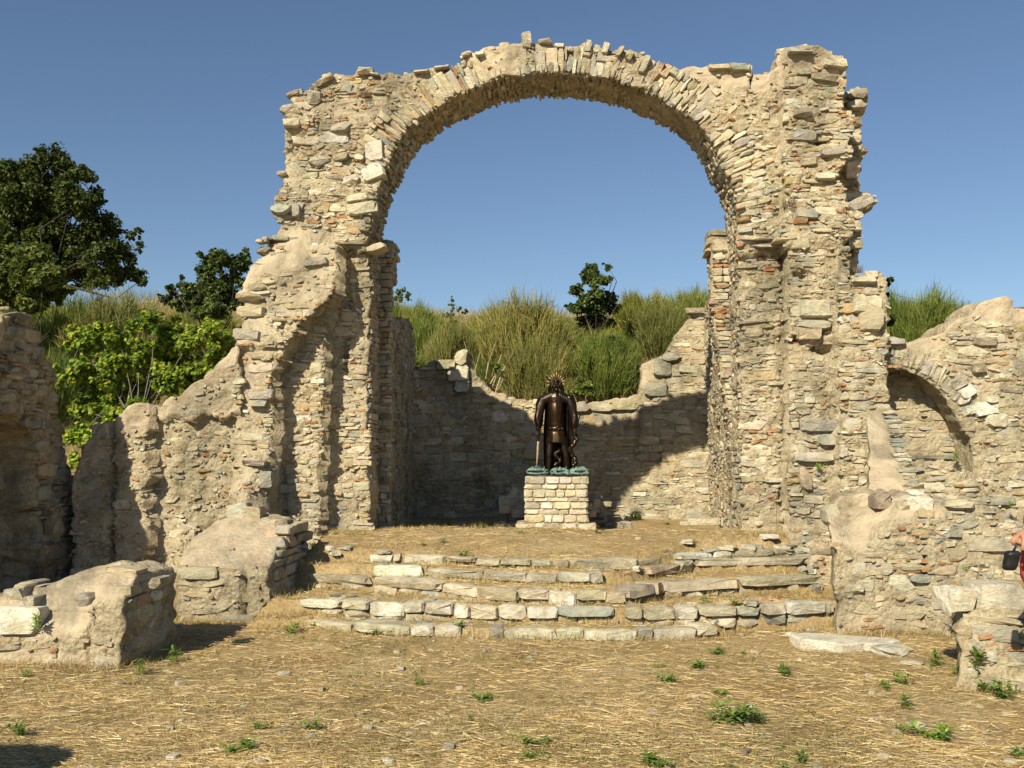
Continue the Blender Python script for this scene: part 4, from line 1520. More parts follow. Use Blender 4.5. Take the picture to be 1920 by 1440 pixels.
q = P(1872, 1117, 7.15)
block('marble_block', (q[0] + .02, 7.30, 0.61), (.34, .3, .19), 0.12, 'white', 'large pale marble block lying on the low wall at the right edge', 'stone block', 1, bev=.2)
q = P(1800, 1120, 7.12)
block('marble_block', (q[0], 7.24, 0.59), (.21, .24, .17), 0.2, 'white', 'smaller whitish block on the low wall, left of the large marble one', 'stone block', 2, bev=.2)

shadow_stub = empty('wall_stub', (-3.9, 3.4, 0), 'unseen masonry stub added just outside the left edge to cast the corner shadow', 'wall stub')  # added out of view to cast the bottom-left shadow
w_shadow_stub = Wall('wall_core', [(-4.5, -0.1), (-4.5, 0.9), (-4.1, 1.16), (-3.6, 1.2), (-3.34, 1.05), (-3.3, -0.1)], planar(3.0), lambda u, v: 0.1 * fbm2(u, v, 2.0, 131, 2), 0.8, 0.06, 131, (0.04, 0.02), None, shadow_stub)
S = Stones(1010)
lay_courses(S, w_shadow_stub, hs=(0.08, 0.16), brick=0.04, fill=0.95, mix=MIX_GREY)
S.build(shadow_stub, {'stone': 80, 'brick': 10})


# ------------------------------------------------------------------ steps: each row of stones is a thing
STEP_LABELS = {
    'a': 'lowest row of pale worn step stones, half buried in the straw',
    'b': 'second row of rough step stones from the bottom of the stairs',
    'c': 'middle step row with long smooth marble slabs at both ends',
    'd': 'fourth step row from the bottom with one long slab near its right end',
    'e': 'topmost row of low step stones below the raised floor',
}
SLABS = {'c': [(566, 692, 0.09), (700, 828, 0.09), (832, 896, 0.10), (1243, 1388, 0.10), (1392, 1541, 0.09)], 'd': [(1298, 1520, 0.08)], 'e': [(1068, 1198, 0.11), (750, 838, .1)]}
GAPS = {'a': [(872, 915)], 'b': [(1160, 1172)], 'c': [], 'd': [(640, 700), (1130, 1215)], 'e': [(560, 690), (1240, 1268)]}
rs = np.random.default_rng(77)
for name, zt, h, wx, wy in ROWW:
    pts = [t for t in STEP_ROWS if t[0] == name][0][3]
    th = empty('stone_step', (float(wx.mean()), float(wy.mean()), zt), STEP_LABELS[name], 'step', 'steps leading up to the raised floor')
    S = Stones(hash(name) % 1000 if False else 40 + ord(name))

    def at_x(X):
        Y = np.interp(X, [p[0] for p in pts], [p[1] for p in pts])
        return PZ(X, Y, zt)

    X = pts[0][0]
    Xe = pts[-1][0]
    slabs = SLABS.get(name, [])
    gaps = GAPS.get(name, [])
    while X < Xe:
        inslab = [s for s in slabs if s[0] - 4 <= X < s[1] - 4]
        ingap = [g for g in gaps if g[0] <= X < g[1]]
        if ingap:
            X = ingap[0][1]
            continue
        if inslab:
            x1, hh, colr = inslab[0][1], inslab[0][2], 'tan'
        else:
            x1 = min(X + rs.choice([rs.uniform(26, 60), rs.uniform(50, 120)]), Xe)
            nxt = [s[0] for s in slabs + gaps if s[0] > X]
            if nxt:
                x1 = min(x1, min(nxt))
            hh = h * rs.uniform(0.62, 1.0)
            if rs.random() < .02:
                X = x1
                continue
            colr = pick(rs, [('cream', 5), ('tan', 1.5), ('grey', 1.6), ('blue', .4), ('white', 4)])
        a, b = at_x(X), at_x(x1)
        d = b - a
        L = float(np.hypot(d[0], d[1]))
        ang = math.atan2(d[1], d[0])
        mid = (a + b) / 2
        dp = rs.uniform(0.17, 0.26)
        ax = np.array([math.cos(ang), math.sin(ang), 0])
        ay = np.array([-math.sin(ang), math.cos(ang), 0])
        top = zt + (rs.uniform(-0.020, 0.008) if not inslab else 0.0)
        o = mid + ay * (dp / 2 - rs.uniform(0, 0.035 if not inslab else .02))
        o[2] = top - hh / 2
        if L > 0.05:
            tl = rs.normal(0, 0.012)
            S.put(o, ax * math.cos(tl) + np.array([0, 0, math.sin(tl)]), ay, np.array([-ax[0] * math.sin(tl), -ax[1] * math.sin(tl), math.cos(tl)]), (L * 1.0 - 0.006, dp, hh), PAL['cream'] if inslab else colr, 'slab' if inslab else 'stone', lib=int(rs.integers(22)))
        # flat chips and half buried stones on the tread behind it
        for k in range(rs.integers(0, 3)):
            q_ = a + d * rs.random() + ay * rs.uniform(.2, .42)
            q_[2] = zt - .035 + rs.uniform(-.012, .008)
            an_ = rs.uniform(0, 3)
            S.put(q_, (math.cos(an_), math.sin(an_), 0), (-math.sin(an_), math.cos(an_), 0), (0, 0, 1), (rs.uniform(.06, .22), rs.uniform(.05, .14), .05), pick(rs, [('cream', 3), ('tan', 3), ('grey', 2), ('white', 1)]), 'stone', area=.0005)
        # the course under it
        if hh < h + 0.02:
            n = max(1, int(L / rs.uniform(0.12, 0.3)))
            for k in range(n):
                if rs.random() < 0.85:
                    c = a + d * (k + .5) / n + ay * (0.13 + rs.uniform(-0.01, 0.05))
                    hb = h + 0.06 - hh
                    c[2] = top - hh - hb / 2 + rs.uniform(-.01, .01)
                    S.put(c, ax, ay, (0, 0, 1), (L / n * rs.uniform(.8, 1), .26, hb), pick(rs, [('cream', 5), ('tan', 3), ('grey', 1.5), ('white', 2)]), 'stone')
        X = x1
    S.build(th, {'stone': 300, 'slab': 40})

def ground_at(X, Y, lo=3.0, hi=60.0):
    """first point of the ground along the picture ray"""
    r = ray(X, Y)
    r = r / r[1]
    ys = np.arange(lo, hi, 0.05)
    pts = np.array([0, 0, CAM_Z]) + ys[:, None] * r
    g = floor_z(pts[:, 0], pts[:, 1])
    k = np.nonzero(pts[:, 2] < g)[0]
    if not len(k):
        return None
    p = pts[k[0]]
    p[2] = gz(p[0], p[1])
    return p


# ------------------------------------------------------------------ plinth
PY, PZ0 = 15.3, 0.445
PXC = P(1043, 950, PY)[0]
s_ = PY / FPX
plinth = empty('stone_plinth', (PXC, PY + .35, PZ0), 'square stone plinth of squared blocks under the bronze statue', 'plinth')


def box_np(name, x0, x1, y0, y1, z0, z1, mat, parent, jit=0.006, seed=0, cuts=6, attrs=None):
    bm = bmesh.new()
    bmesh.ops.create_cube(bm, size=1.0)
    bmesh.ops.subdivide_edges(bm, edges=bm.edges[:], cuts=cuts, use_grid_fill=True)
    rg = random.Random(seed)
    for v in bm.verts:
        v.co = Vector((x0 + (v.co.x + .5) * (x1 - x0) + rg.gauss(0, jit), y0 + (v.co.y + .5) * (y1 - y0) + rg.gauss(0, jit), z0 + (v.co.z + .5) * (z1 - z0) + rg.gauss(0, jit)))
    me = bpy.data.meshes.new(name)
    bm.to_mesh(me)
    bm.free()
    return add(name, me, mat, parent)


PW = 0.392 * PY / 12.25
ztop = P(1043, 893, PY)[2]
zslab = P(1043, 981, PY)[2]
box_np('mortar_core', PXC - PW + .02, PXC + PW - .02, PY + .02, PY + .86, PZ0 - .1, ztop - .015, M['mortar'], plinth, 0.004, 3)
S = Stones(611)
z = zslab + .005
PM = [('cream', 6), ('tan', 2), ('grey', 1), ('white', 4)]
rr = np.random.default_rng(31)
rows = [0.115, 0.075, 0.1, 0.06, 0.115, 0.07, 0.11]
sc = (ztop - z) / sum(rows)
for i, h0 in enumerate(rows):
    h = h0 * sc
    for face in range(4):
        span = 2 * PW if face % 2 == 0 else 0.88
        u = 0.0
        while u < span - .01:
            L = min(rr.uniform(0.12, 0.32), span - u)
            if span - u - L < 0.06:
                L = span - u
            g = 0.014
            hh = h - rr.uniform(.008, .022)
            prd = rr.uniform(0.0, .014)
            if face == 0:
                o, ax, ay = (PXC - PW + u + L / 2, PY - prd + .06, z + h / 2), (1, 0, 0), (0, 1, 0)
            elif face == 1:
                o, ax, ay = (PXC + PW + prd - .06, PY + u + L / 2, z + h / 2), (0, 1, 0), (-1, 0, 0)
            elif face == 2:
                o, ax, ay = (PXC + PW - u - L / 2, PY + .88 + prd - .06, z + h / 2), (-1, 0, 0), (0, -1, 0)
            else:
                o, ax, ay = (PXC - PW - prd + .06, PY + .88 - u - L / 2, z + h / 2), (0, -1, 0), (1, 0, 0)
            S.put(o, ax, ay, (0, 0, 1), (L - g, .12, hh), pick(rr, PM), 'stone', lib=int(rr.integers(22)))
            u += L
    z += h
# base course, wider
zb0, zb1 = PZ0 - .02, zslab
xs_ = [P(X, 980, PY - .1)[0] for X in (964, 1001, 1026, 1050, 1082, 1120)]
for i in range(5):
    w = xs_[i + 1] - xs_[i]
    S.put(((xs_[i] + xs_[i + 1]) / 2, PY + .25, (zb0 + zb1) / 2), (1, 0, 0), (0, 1, 0), (0, 0, 1), (w - .03, .7, zb1 - zb0), ['cream', 'white', 'cream', 'white', 'cream'][i], 'base_stone', lib=2 + i)
box_np('base_mortar', xs_[0] + .02, xs_[-1] - .02, PY - .05, PY + .9, zb0 - .1, zb1 - .008, M['mortar'], plinth, 0.003, 4)
S.build(plinth, {'stone': 200, 'base_stone': 10})


# ------------------------------------------------------------------ figures: one continuous skin grown from overlapping balls
def ball_np(c, r, n=10, m=6):
    r = np.array([r, r, r], float) if np.isscalar(r) else np.array(r, float)
    th = np.linspace(0, 2 * np.pi, n, endpoint=False)
    ph = np.linspace(-np.pi / 2, np.pi / 2, m + 1)[1:-1]
    v = [[0, 0, -1]] + [[math.cos(t) * math.cos(p), math.sin(t) * math.cos(p), math.sin(p)] for p in ph for t in th] + [[0, 0, 1]]
    v = np.array(v) * r + np.array(c)
    f = []
    k = len(ph)
    for j in range(n):
        f.append([0, 1 + (j + 1) % n, 1 + j])
    for i in range(k - 1):
        for j in range(n):
            a, b = 1 + i * n + j, 1 + i * n + (j + 1) % n
            f.append([a, b, b + n])
            f.append([a, b + n, a + n])
    t = 1 + k * n
    for j in range(n):
        f.append([t, t - n + j, t - n + (j + 1) % n])
    return v, np.array(f)


class Blobs:
    def __init__(self):
        self.v, self.f, self.n = [], [], 0

    def ball(self, c, r, n=14, m=9):
        v, f = ball_np(c, r, n, m)
        self.v.append(v)
        self.f.append(f + self.n)
        self.n += len(v)

    def limb(self, pts, rads, flat=None):
        """balls strung along a polyline so that their union is a tapering limb"""
        pts = [np.array(p, float) for p in pts]
        for i in range(len(pts) - 1):
            L = np.linalg.norm(pts[i + 1] - pts[i])
            r0, r1 = rads[i], rads[i + 1]
            k = max(2, int(L / (min(r0, r1) * 0.4)) + 1)
            for j in range(k + 1):
                t = j / k
                r = r0 + (r1 - r0) * t
                rr_ = r if flat is None else (r * flat[0], r * flat[1], r * flat[2])
                self.ball(pts[i] + (pts[i + 1] - pts[i]) * t, rr_, 12, 7)

    def skin(self, name, mat, parent, voxel=0.01, smooth_it=4, fac=0.5):
        me = np_mesh(name + '_raw', np.concatenate(self.v), np.concatenate(self.f))
        o = bpy.data.objects.new(name + '_raw', me)
        COL.objects.link(o)
        m = o.modifiers.new('r', 'REMESH')
        m.mode = 'VOXEL'
        m.voxel_size = voxel
        s = o.modifiers.new('s', 'SMOOTH')
        s.iterations = smooth_it
        s.factor = fac
        dg = bpy.context.evaluated_depsgraph_get()
        ev = o.evaluated_get(dg)
        me2 = bpy.data.meshes.new_from_object(ev)
        me2.name = name
        bpy.data.objects.remove(o, do_unlink=True)
        bpy.data.meshes.remove(me)
        me2.materials.clear()
        me2.materials.append(mat)
        me2.polygons.foreach_set('use_smooth', np.ones(len(me2.polygons), bool))
        p = bpy.data.objects.new(name, me2)
        COL.objects.link(p)
        set_parent(p, parent)
        return p


def loft(name, rings, mat, parent, closed=True, cap=True, smooth=True):
    """rings: list of (n,3) arrays"""
    n = len(rings[0])
    V = np.concatenate(rings)
    f = []
    for i in range(len(rings) - 1):
        for j in range(n if closed else n - 1):
            a, b = i * n + j, i * n + (j + 1) % n
            f.append([a, b, b + n, a + n])
    faces = [np.array(f)]
    if cap and closed:
        faces.append(np.array([list(range(n))[::-1], [len(V) - n + j for j in range(n)]]))
    return add_np(name, V, faces, mat, parent, smooth)


def tube(name, pts, rads, mat, parent, n=7):
    pts = [np.array(p, float) for p in pts]
    rings = []
    for i, p in enumerate(pts):
        t = pts[min(i + 1, len(pts) - 1)] - pts[max(i - 1, 0)]
        t = t / (np.linalg.norm(t) + 1e-9)
        a = np.cross(t, [0.3, 1, 0.2])
        a /= np.linalg.norm(a)
        b = np.cross(t, a)
        ang = np.linspace(0, 2 * np.pi, n, endpoint=False)
        rings.append(p + rads[i] * (np.cos(ang)[:, None] * a + np.sin(ang)[:, None] * b))
    return loft(name, rings, mat, parent)


# ------------------------------------------------------------------ the bronze statue
SY = PY + .43
SX = P(1043.5, 890, SY)[0]
SZ = ztop + .01
sk = SY / 12.6
statue = empty('bronze_statue', (SX, SY, SZ), 'dark bronze statue of a cloaked man with rays round his head holding a sword', 'statue')


def sp(cx, cy, y=0.0):
    """drawing units of the enlarged view -> place"""
    return np.array([SX + (cx - 370) / 980 * sk * 1.06, SY + y, SZ + (1357 - cy) / 980 * sk])


b = Blobs()
b.limb([sp(365, 330, .0), sp(366, 250, -.01)], [.055, .05])                      # neck
b.ball(sp(370, 200, -.035), (.054, .062, .078))                                   # head
b.ball(sp(371, 238, -.056), (.040, .042, .044))                                  # jaw
b.ball(sp(371, 268, -.066), (.026, .034, .034))                                  # beard
b.limb([sp(371, 188, -.098), sp(371, 214, -.112)], [.008, .0125])                # nose
for s in (-1, 1):
    b.limb([sp(371 + s * 10, 182, -.098), sp(371 + s * 36, 184, -.084)], [.009, .008])   # brows
    b.ball(sp(371 + s * 21, 194, -.090), (.008, .006, .005), 8, 6)               # eyes
    b.ball(sp(371 + s * 30, 214, -.080), (.014, .012, .014), 8, 6)               # cheekbones
    b.limb([sp(371 + s * 3, 226, -.103), sp(371 + s * 26, 236, -.088)], [.0075, .006])   # moustache
b.ball(sp(371, 238, -.098), (.014, .007, .005), 8, 6)                            # lower lip
for s in (-1, 1):                                                                # shoulders and upper arms
    b.limb([sp(368 + s * 50, 345), sp(368 + s * 150, 395)], [.085, .085])
    b.limb([sp(368 + s * 165, 400), sp(368 + s * 205, 600), sp(368 + s * 218, 760, -.05)], [.075, .062, .042])
b.limb([sp(366, 380), sp(364, 500), sp(366, 640), sp(370, 740)], [.135, .14, .122, .125], flat=(1.0, .78, 1.0))
b.limb([sp(370, 740), sp(374, 850)], [.13, .13], flat=(1, .8, 1))
b.limb([sp(300, 900), sp(282, 1080, -.02), sp(280, 1110, -.025), sp(274, 1310, 0)], [.075, .055, .05, .042])
b.limb([sp(440, 900), sp(478, 1080, -.02), sp(482, 1110, -.025), sp(500, 1310, 0)], [.075, .055, .05, .042])
b.limb([sp(274, 1325, -.0), sp(268, 1340, -.10)], [.036, .028])                  # boots
b.limb([sp(500, 1325, -.0), sp(512, 1340, -.10)], [.036, .028])
# fists: a palm and four fingers wrapped round the hilt, thumb across
for hx, hy in ((150, 850), (592, 812)):
    b.ball(sp(hx, hy, -.055), (.022, .026, .034))
    for k in range(4):
        b.limb([sp(hx + 16, hy - 22 + k * 15, -.07), sp(hx + 4, hy - 20 + k * 15, -.092), sp(hx - 14, hy - 19 + k * 15, -.085)], [.0085, .0085, .0075])
    b.limb([sp(hx + 18, hy - 26, -.07), sp(hx + 4, hy - 34, -.088)], [.0095, .008])
b.skin('body', M['bronze'], statue, 0.0062, 2, 0.4)


def ellip(cx, cy, rx, ry, n=36, y0=0.0, fold=None):
    a = np.linspace(0, 2 * np.pi, n, endpoint=False)
    k = 1.0 if fold is None else fold(a)
    c = sp(cx, cy, y0)
    return np.stack([c[0] + rx * k * np.cos(a), c[1] + ry * k * np.sin(a), np.full(n, c[2])], -1)


# breastplate with a sharp keel down the middle
def keel(a):
    return 1 + 0.06 * np.exp(-((a - 1.5 * np.pi) / 0.12) ** 2)


loft('breastplate', [ellip(366, 385, .085, .07, fold=keel), ellip(366, 402, .115, .105, fold=keel), ellip(364, 470, .132, .135, fold=keel), ellip(362, 560, .130, .140, fold=keel), ellip(364, 640, .118, .125, fold=keel), ellip(366, 712, .112, .112, fold=keel), ellip(367, 742, .122, .118, fold=keel)], M['bronze_warm'], statue)
loft('collar', [ellip(352, 380, .07, .07), ellip(352, 396, .085, .108), ellip(352, 410, .088, .125), ellip(352, 416, .08, .118)], M['bronze_warm'], statue)
loft('belt', [ellip(367, 738, .124, .122), ellip(367, 745, .132, .130), ellip(368, 775, .136, .134), ellip(368, 784, .128, .126)], M['bronze'], statue)
for bx, by in ((300, 762), (385, 745), (400, 775), (345, 770), (440, 765)):
    bb_ = Blobs()
    yy = -.134 * math.sqrt(max(0.1, 1 - ((bx - 368) / 980 / .14) ** 2)) + .0
    c = sp(bx, by, yy)
    v, f = ball_np(c, (.018, .012, .018), 12, 8)
    add_np('buckle', v, f, M['bronze_warm'], statue, True)


def pleat(a):
    return 1 + 0.035 * np.sin(a * 9 + .6) + 0.02 * np.sin(a * 17)


loft('tunic_skirt', [ellip(368, 780, .128, .124), ellip(371, 830, .138, .136, fold=pleat), ellip(375, 890, .146, .142, fold=lambda a: 1 + .6 * (pleat(a) - 1)), ellip(376, 930, .150, .146, fold=pleat), ellip(376, 948, .152, .148, fold=pleat), ellip(376, 946, .138, .132, fold=pleat)], M['bronze_warm'], statue)


# wide folded sleeves of the cloak over both arms
def sleeve(s):
    rings = []
    n = 28
    for k, (cx, cy, rx, ry, y0) in enumerate([(100, 352, .05, .06, .02), (150, 362, .072, .085, .01), (175, 430, .075, .09, -.0), (192, 500, .07, .088, -.005), (203, 570, .070, .085, -.015), (212, 640, .072, .084, -.025), (215, 700, .062, .075, -.035), (214, 755, .045, .055, -.045), (214, 772, .034, .04, -.05)]):
        a = np.linspace(0, 2 * np.pi, n, endpoint=False)
        ph = k * 1.1 * s
        fo = 1 + 0.10 * np.sin(3 * a + ph) * (0.3 + 0.1 * k) + 0.05 * np.sin(7 * a - ph * 1.6)
        c = sp(368 + s * cx * 1.02, cy, y0)
        tilt = 0.05 * np.cos(a) * s
        rings.append(np.stack([c[0] + rx * fo * np.cos(a), c[1] + ry * fo * np.sin(a), c[2] + tilt * (0.4 + .1 * k) + .012 * np.sin(4 * a + k)], -1))
    # extra rings between for the wrinkles
    out = []
    for i in range(len(rings) - 1):
        for t in (0, .33, .66):
            r = rings[i] * (1 - t) + rings[i + 1] * t
            cc = r.mean(0)
            sw = 1 + 0.055 * math.sin(i * 2.4 + t * 6.2) * (1 if i > 1 else .3)
            out.append(cc + (r - cc) * sw)
    out.append(rings[-1])
    return loft('sleeve', out, M['bronze'], statue)


sleeve(-1)
sleeve(1)
# cloak hanging behind, with deep folds
cl = []
for k in range(15):
    t = k / 14
    cy = 345 + t * 985
    n = 41
    sx = np.linspace(-1, 1, n)
    wd = np.interp(t, [0, .1, .4, .7, 1], [.12, .2, .23, .235, .225])
    x = sx * wd
    y = 0.09 + 0.05 * t + 0.035 * np.sin(sx * 15 + t * 2) * (0.3 + t) - 0.05 * (np.abs(sx) ** 3) * (1 - t)
    c = sp(385, cy)
    cl.append(np.stack([c[0] + x, c[1] + y, np.full(n, c[2]) + .015 * np.sin(sx * 5)], -1))
fr = [r for r in cl]
bk = [r + np.array([0, .022, 0]) for r in cl]
loft('cloak', [np.concatenate([a, b_[::-1]]) for a, b_ in zip(fr, bk)], M['bronze'], statue)
# long hair falling to the shoulders
hb = Blobs()
for s in (-1, 1):
    for k in range(5):
        x0 = s * (30 + 8 * k)
        hb.limb([sp(371 + x0 * .8, 160 + 3 * k, -.01 - .008 * k + .03), sp(371 + s * (52 + 6 * k), 215, -.03 + .012 * k), sp(371 + s * (60 + 6 * k), 262, -.02 + .016 * k), sp(371 + s * (66 + 6 * k), 300 + 3 * (k % 2), -.02 + .016 * k)], [.022, .02, .018, .011])
hb.ball(sp(371, 165, .0), (.055, .06, .048))
hb.ball(sp(371, 215, .03), (.06, .045, .075))
hb.skin('hair', M['bronze'], statue, 0.008, 1, 0.3)
loft('head_band', [ellip(371, 158, .048, .056, 24, -.018), ellip(371, 152, .054, .062, 24, -.018), ellip(371, 142, .053, .061, 24, -.018), ellip(371, 138, .046, .055, 24, -.018)], M['bronze_warm'], statue)
for tx, ty in ((232, 206), (238, 146), (268, 92), (298, 58), (335, 38), (376, 6), (412, 42), (446, 58), (478, 90), (510, 124), (520, 190)):
    a, e = sp(371, 188, 0), sp(tx, ty, 0)
    d = (e - a) / np.linalg.norm(e - a)
    p0 = a + d * .062
    tube('ray', [p0, (p0 + e) / 2, e], [.008, .010, .005], M['ray'], statue, 6)
sw = tube('sword', [sp(158, 800, -.085), sp(156, 925, -.085)], [.011, .010], M['bronze'], statue, 8)
rings = []
for cx, cy, w in ((153, 925, .017), (148, 1000, .018), (140, 1140, .013), (133, 1225, .007), (131, 1262, .002)):
    c = sp(cx, cy, -.085)
    rings.append(np.array([c + [-w, 0, 0], c + [0, -.006, 0], c + [w, 0, 0], c + [0, .006, 0]]))
loft('blade', rings, M['blade'], sw, smooth=False)
tube('cross_guard', [sp(82, 832, -.09), sp(150, 826, -.09), sp(228, 838, -.09)], [.010, .008, .012], M['bronze_warm'], sw, 8)
# what hangs from his other hand: a twisted, knotted drape
rk = np.random.default_rng(4)
db = Blobs()
for k in range(34):
    t = k / 33
    cy = 830 + t * 400
    db.ball(sp(585 + 40 * math.sin(t * 9) - 25 * t + rk.normal(0, 8), cy, -.03 + .03 * math.cos(t * 9)), rk.uniform(.026, .046), 9, 6)
for k in range(18):
    t = k / 17
    db.ball(sp(385 + 35 * math.sin(t * 11) + rk.normal(0, 10), 1000 + t * 230, .04), rk.uniform(.022, .04), 9, 6)
db.skin('hanging_drape', M['bronze'], statue, 0.009, 1, 0.3)
tube('sceptre', [sp(660, 580, .02), sp(630, 700, -.02), sp(596, 815, -.065), sp(570, 900, -.09)], [.008, .010, .009, .008], M['bronze'], statue, 7)
# three green lumps with gaping mouths at his feet
base_b = Blobs()
for k in range(13):
    base_b.limb([sp(60 + k * 52, 1345, -.10), sp(60 + k * 52, 1345, .14)], [.022, .022])
base_b.skin('base_plate', M['patina'], statue, 0.012, 2)
for cx, wd in ((135, 125), (405, 105), (640, 112)):
    gb = Blobs()
    for k in range(46):
        a = rk.uniform(0, 1)
        x = rk.uniform(-1, 1)
        top = math.sqrt(max(0, 1 - x * x))
        gb.ball(sp(cx + x * wd, 1340 - 95 * a * top * rk.uniform(.6, 1.1), -.10 + rk.uniform(-.05, .13)), (rk.uniform(.02, .036), rk.uniform(.02, .036), rk.uniform(.014, .026)), 8, 6)
    # two jaws with a gap between, ridges and an eye
    gb.limb([sp(cx - wd * .9, 1328, -.13), sp(cx, 1336, -.19), sp(cx + wd * .9, 1326, -.13)], [.018, .022, .018], flat=(1, 1, .7))
    gb.limb([sp(cx - wd * .85, 1292, -.12), sp(cx, 1286, -.175), sp(cx + wd * .95, 1290, -.13)], [.02, .024, .02], flat=(1, 1, .75))
    for k in range(6):
        gb.limb([sp(cx - wd * .7 + k * wd * .27, 1275, -.13), sp(cx - wd * .6 + k * wd * .27 + rk.uniform(-15, 15), 1252 + rk.uniform(-8, 18), -.08)], [.013, .009])
    gb.skin('patina_mound', M['patina'], statue, 0.010, 2, 0.4)

# ------------------------------------------------------------------ tumbled blocks behind the plinth
FALLEN = [  # X, Y of the middle, width px, height px, depth, turn, tilt, colour, label
    (944, 940, 22, 20, 13.6, .2, 0, 'cream', 'cubical pale block standing in the shadow left of the plinth, above the others'),
    (970, 936, 40, 34, 13.7, .1, .5, 'white', 'tilted pale slab leaning in the shadow against the left of the plinth'),
    (948, 955, 22, 13, 13.3, -.2, 0, 'tan', 'small grey block in the shadow under the cubical pale block'),
    (975, 962, 34, 15, 13.3, .05, 0, 'grey', 'flat grey block in the shadow touching the lower left of the plinth'),
    (921, 945, 24, 16, 13.8, -.1, 0, 'grey', 'dim grey block in the deep shadow left of the cubical pale block'),
    (913, 962, 26, 10, 13.6, .1, 0, 'dark', 'dark flat block lowest and farthest left in the shaded rubble pile'),
    (1112, 930, 30, 16, 13.6, .1, 0, 'grey', 'rounded grey block on top of the pile just right of the plinth'),
    (1118, 944, 13, 14, 13.3, .1, 0, 'cream', 'small upright cream block in the pile right of the plinth'),
    (1105, 950, 12, 12, 13.2, 0, 0, 'tan', 'small tan block touching the right face of the plinth'),
    (1108, 963, 16, 12, 13.2, .2, 0, 'tan', 'lowest tan block at the foot of the right face of the plinth'),
    (1136, 945, 22, 9, 13.5, -.1, 0, 'tan', 'flat tan block lying farthest right in the pile by the plinth'),
    (1318, 977, 60, 13, 13.0, .0, 0, 'cream', 'long pale block lying on the raised floor at the foot of the right pier'),
    (1285, 981, 14, 6, 12.9, .4, 0, 'cream', 'little pale stone left of the long block by the right pier'),
]
for i, (X, Y, wpx, hpx, d, rot, tl, colr, lab) in enumerate(FALLEN):
    d = d + 3.2 if d > 13.25 else d + 2.6
    q = P(X, Y, d)
    k = d / FPX
    block('fallen_block', (q[0], q[1], q[2]), (wpx * k, max(.16, wpx * k * .6), hpx * k), rot, colr, lab, 'stone block', 60 + i, 'fallen blocks round the plinth', tilt=(0, tl))
# an old heap under them so that nothing floats
S = Stones(81)
hp = empty('rubble_heap', (0, 16.6, .5), 'low heap of dark rubble in the shadow behind the plinth', 'rubble')
for k in range(120):
    x = rs.uniform(-1.1, 1.1)
    y = rs.uniform(16.2, 17.9)
    zz = .42 + max(0, (y - 16.1)) * .22 * math.exp(-((x - .1) / 1.0) ** 2) * rs.random()
    a = rs.uniform(0, 3)
    S.put((x, y, zz), (math.cos(a), math.sin(a), 0), (-math.sin(a), math.cos(a), 0), (0, 0, 1), (rs.uniform(.12, .32), rs.uniform(.12, .25), rs.uniform(.08, .16)), pick(rs, MIX_GREY), 'stone')
S.build(hp, {'stone': 120})

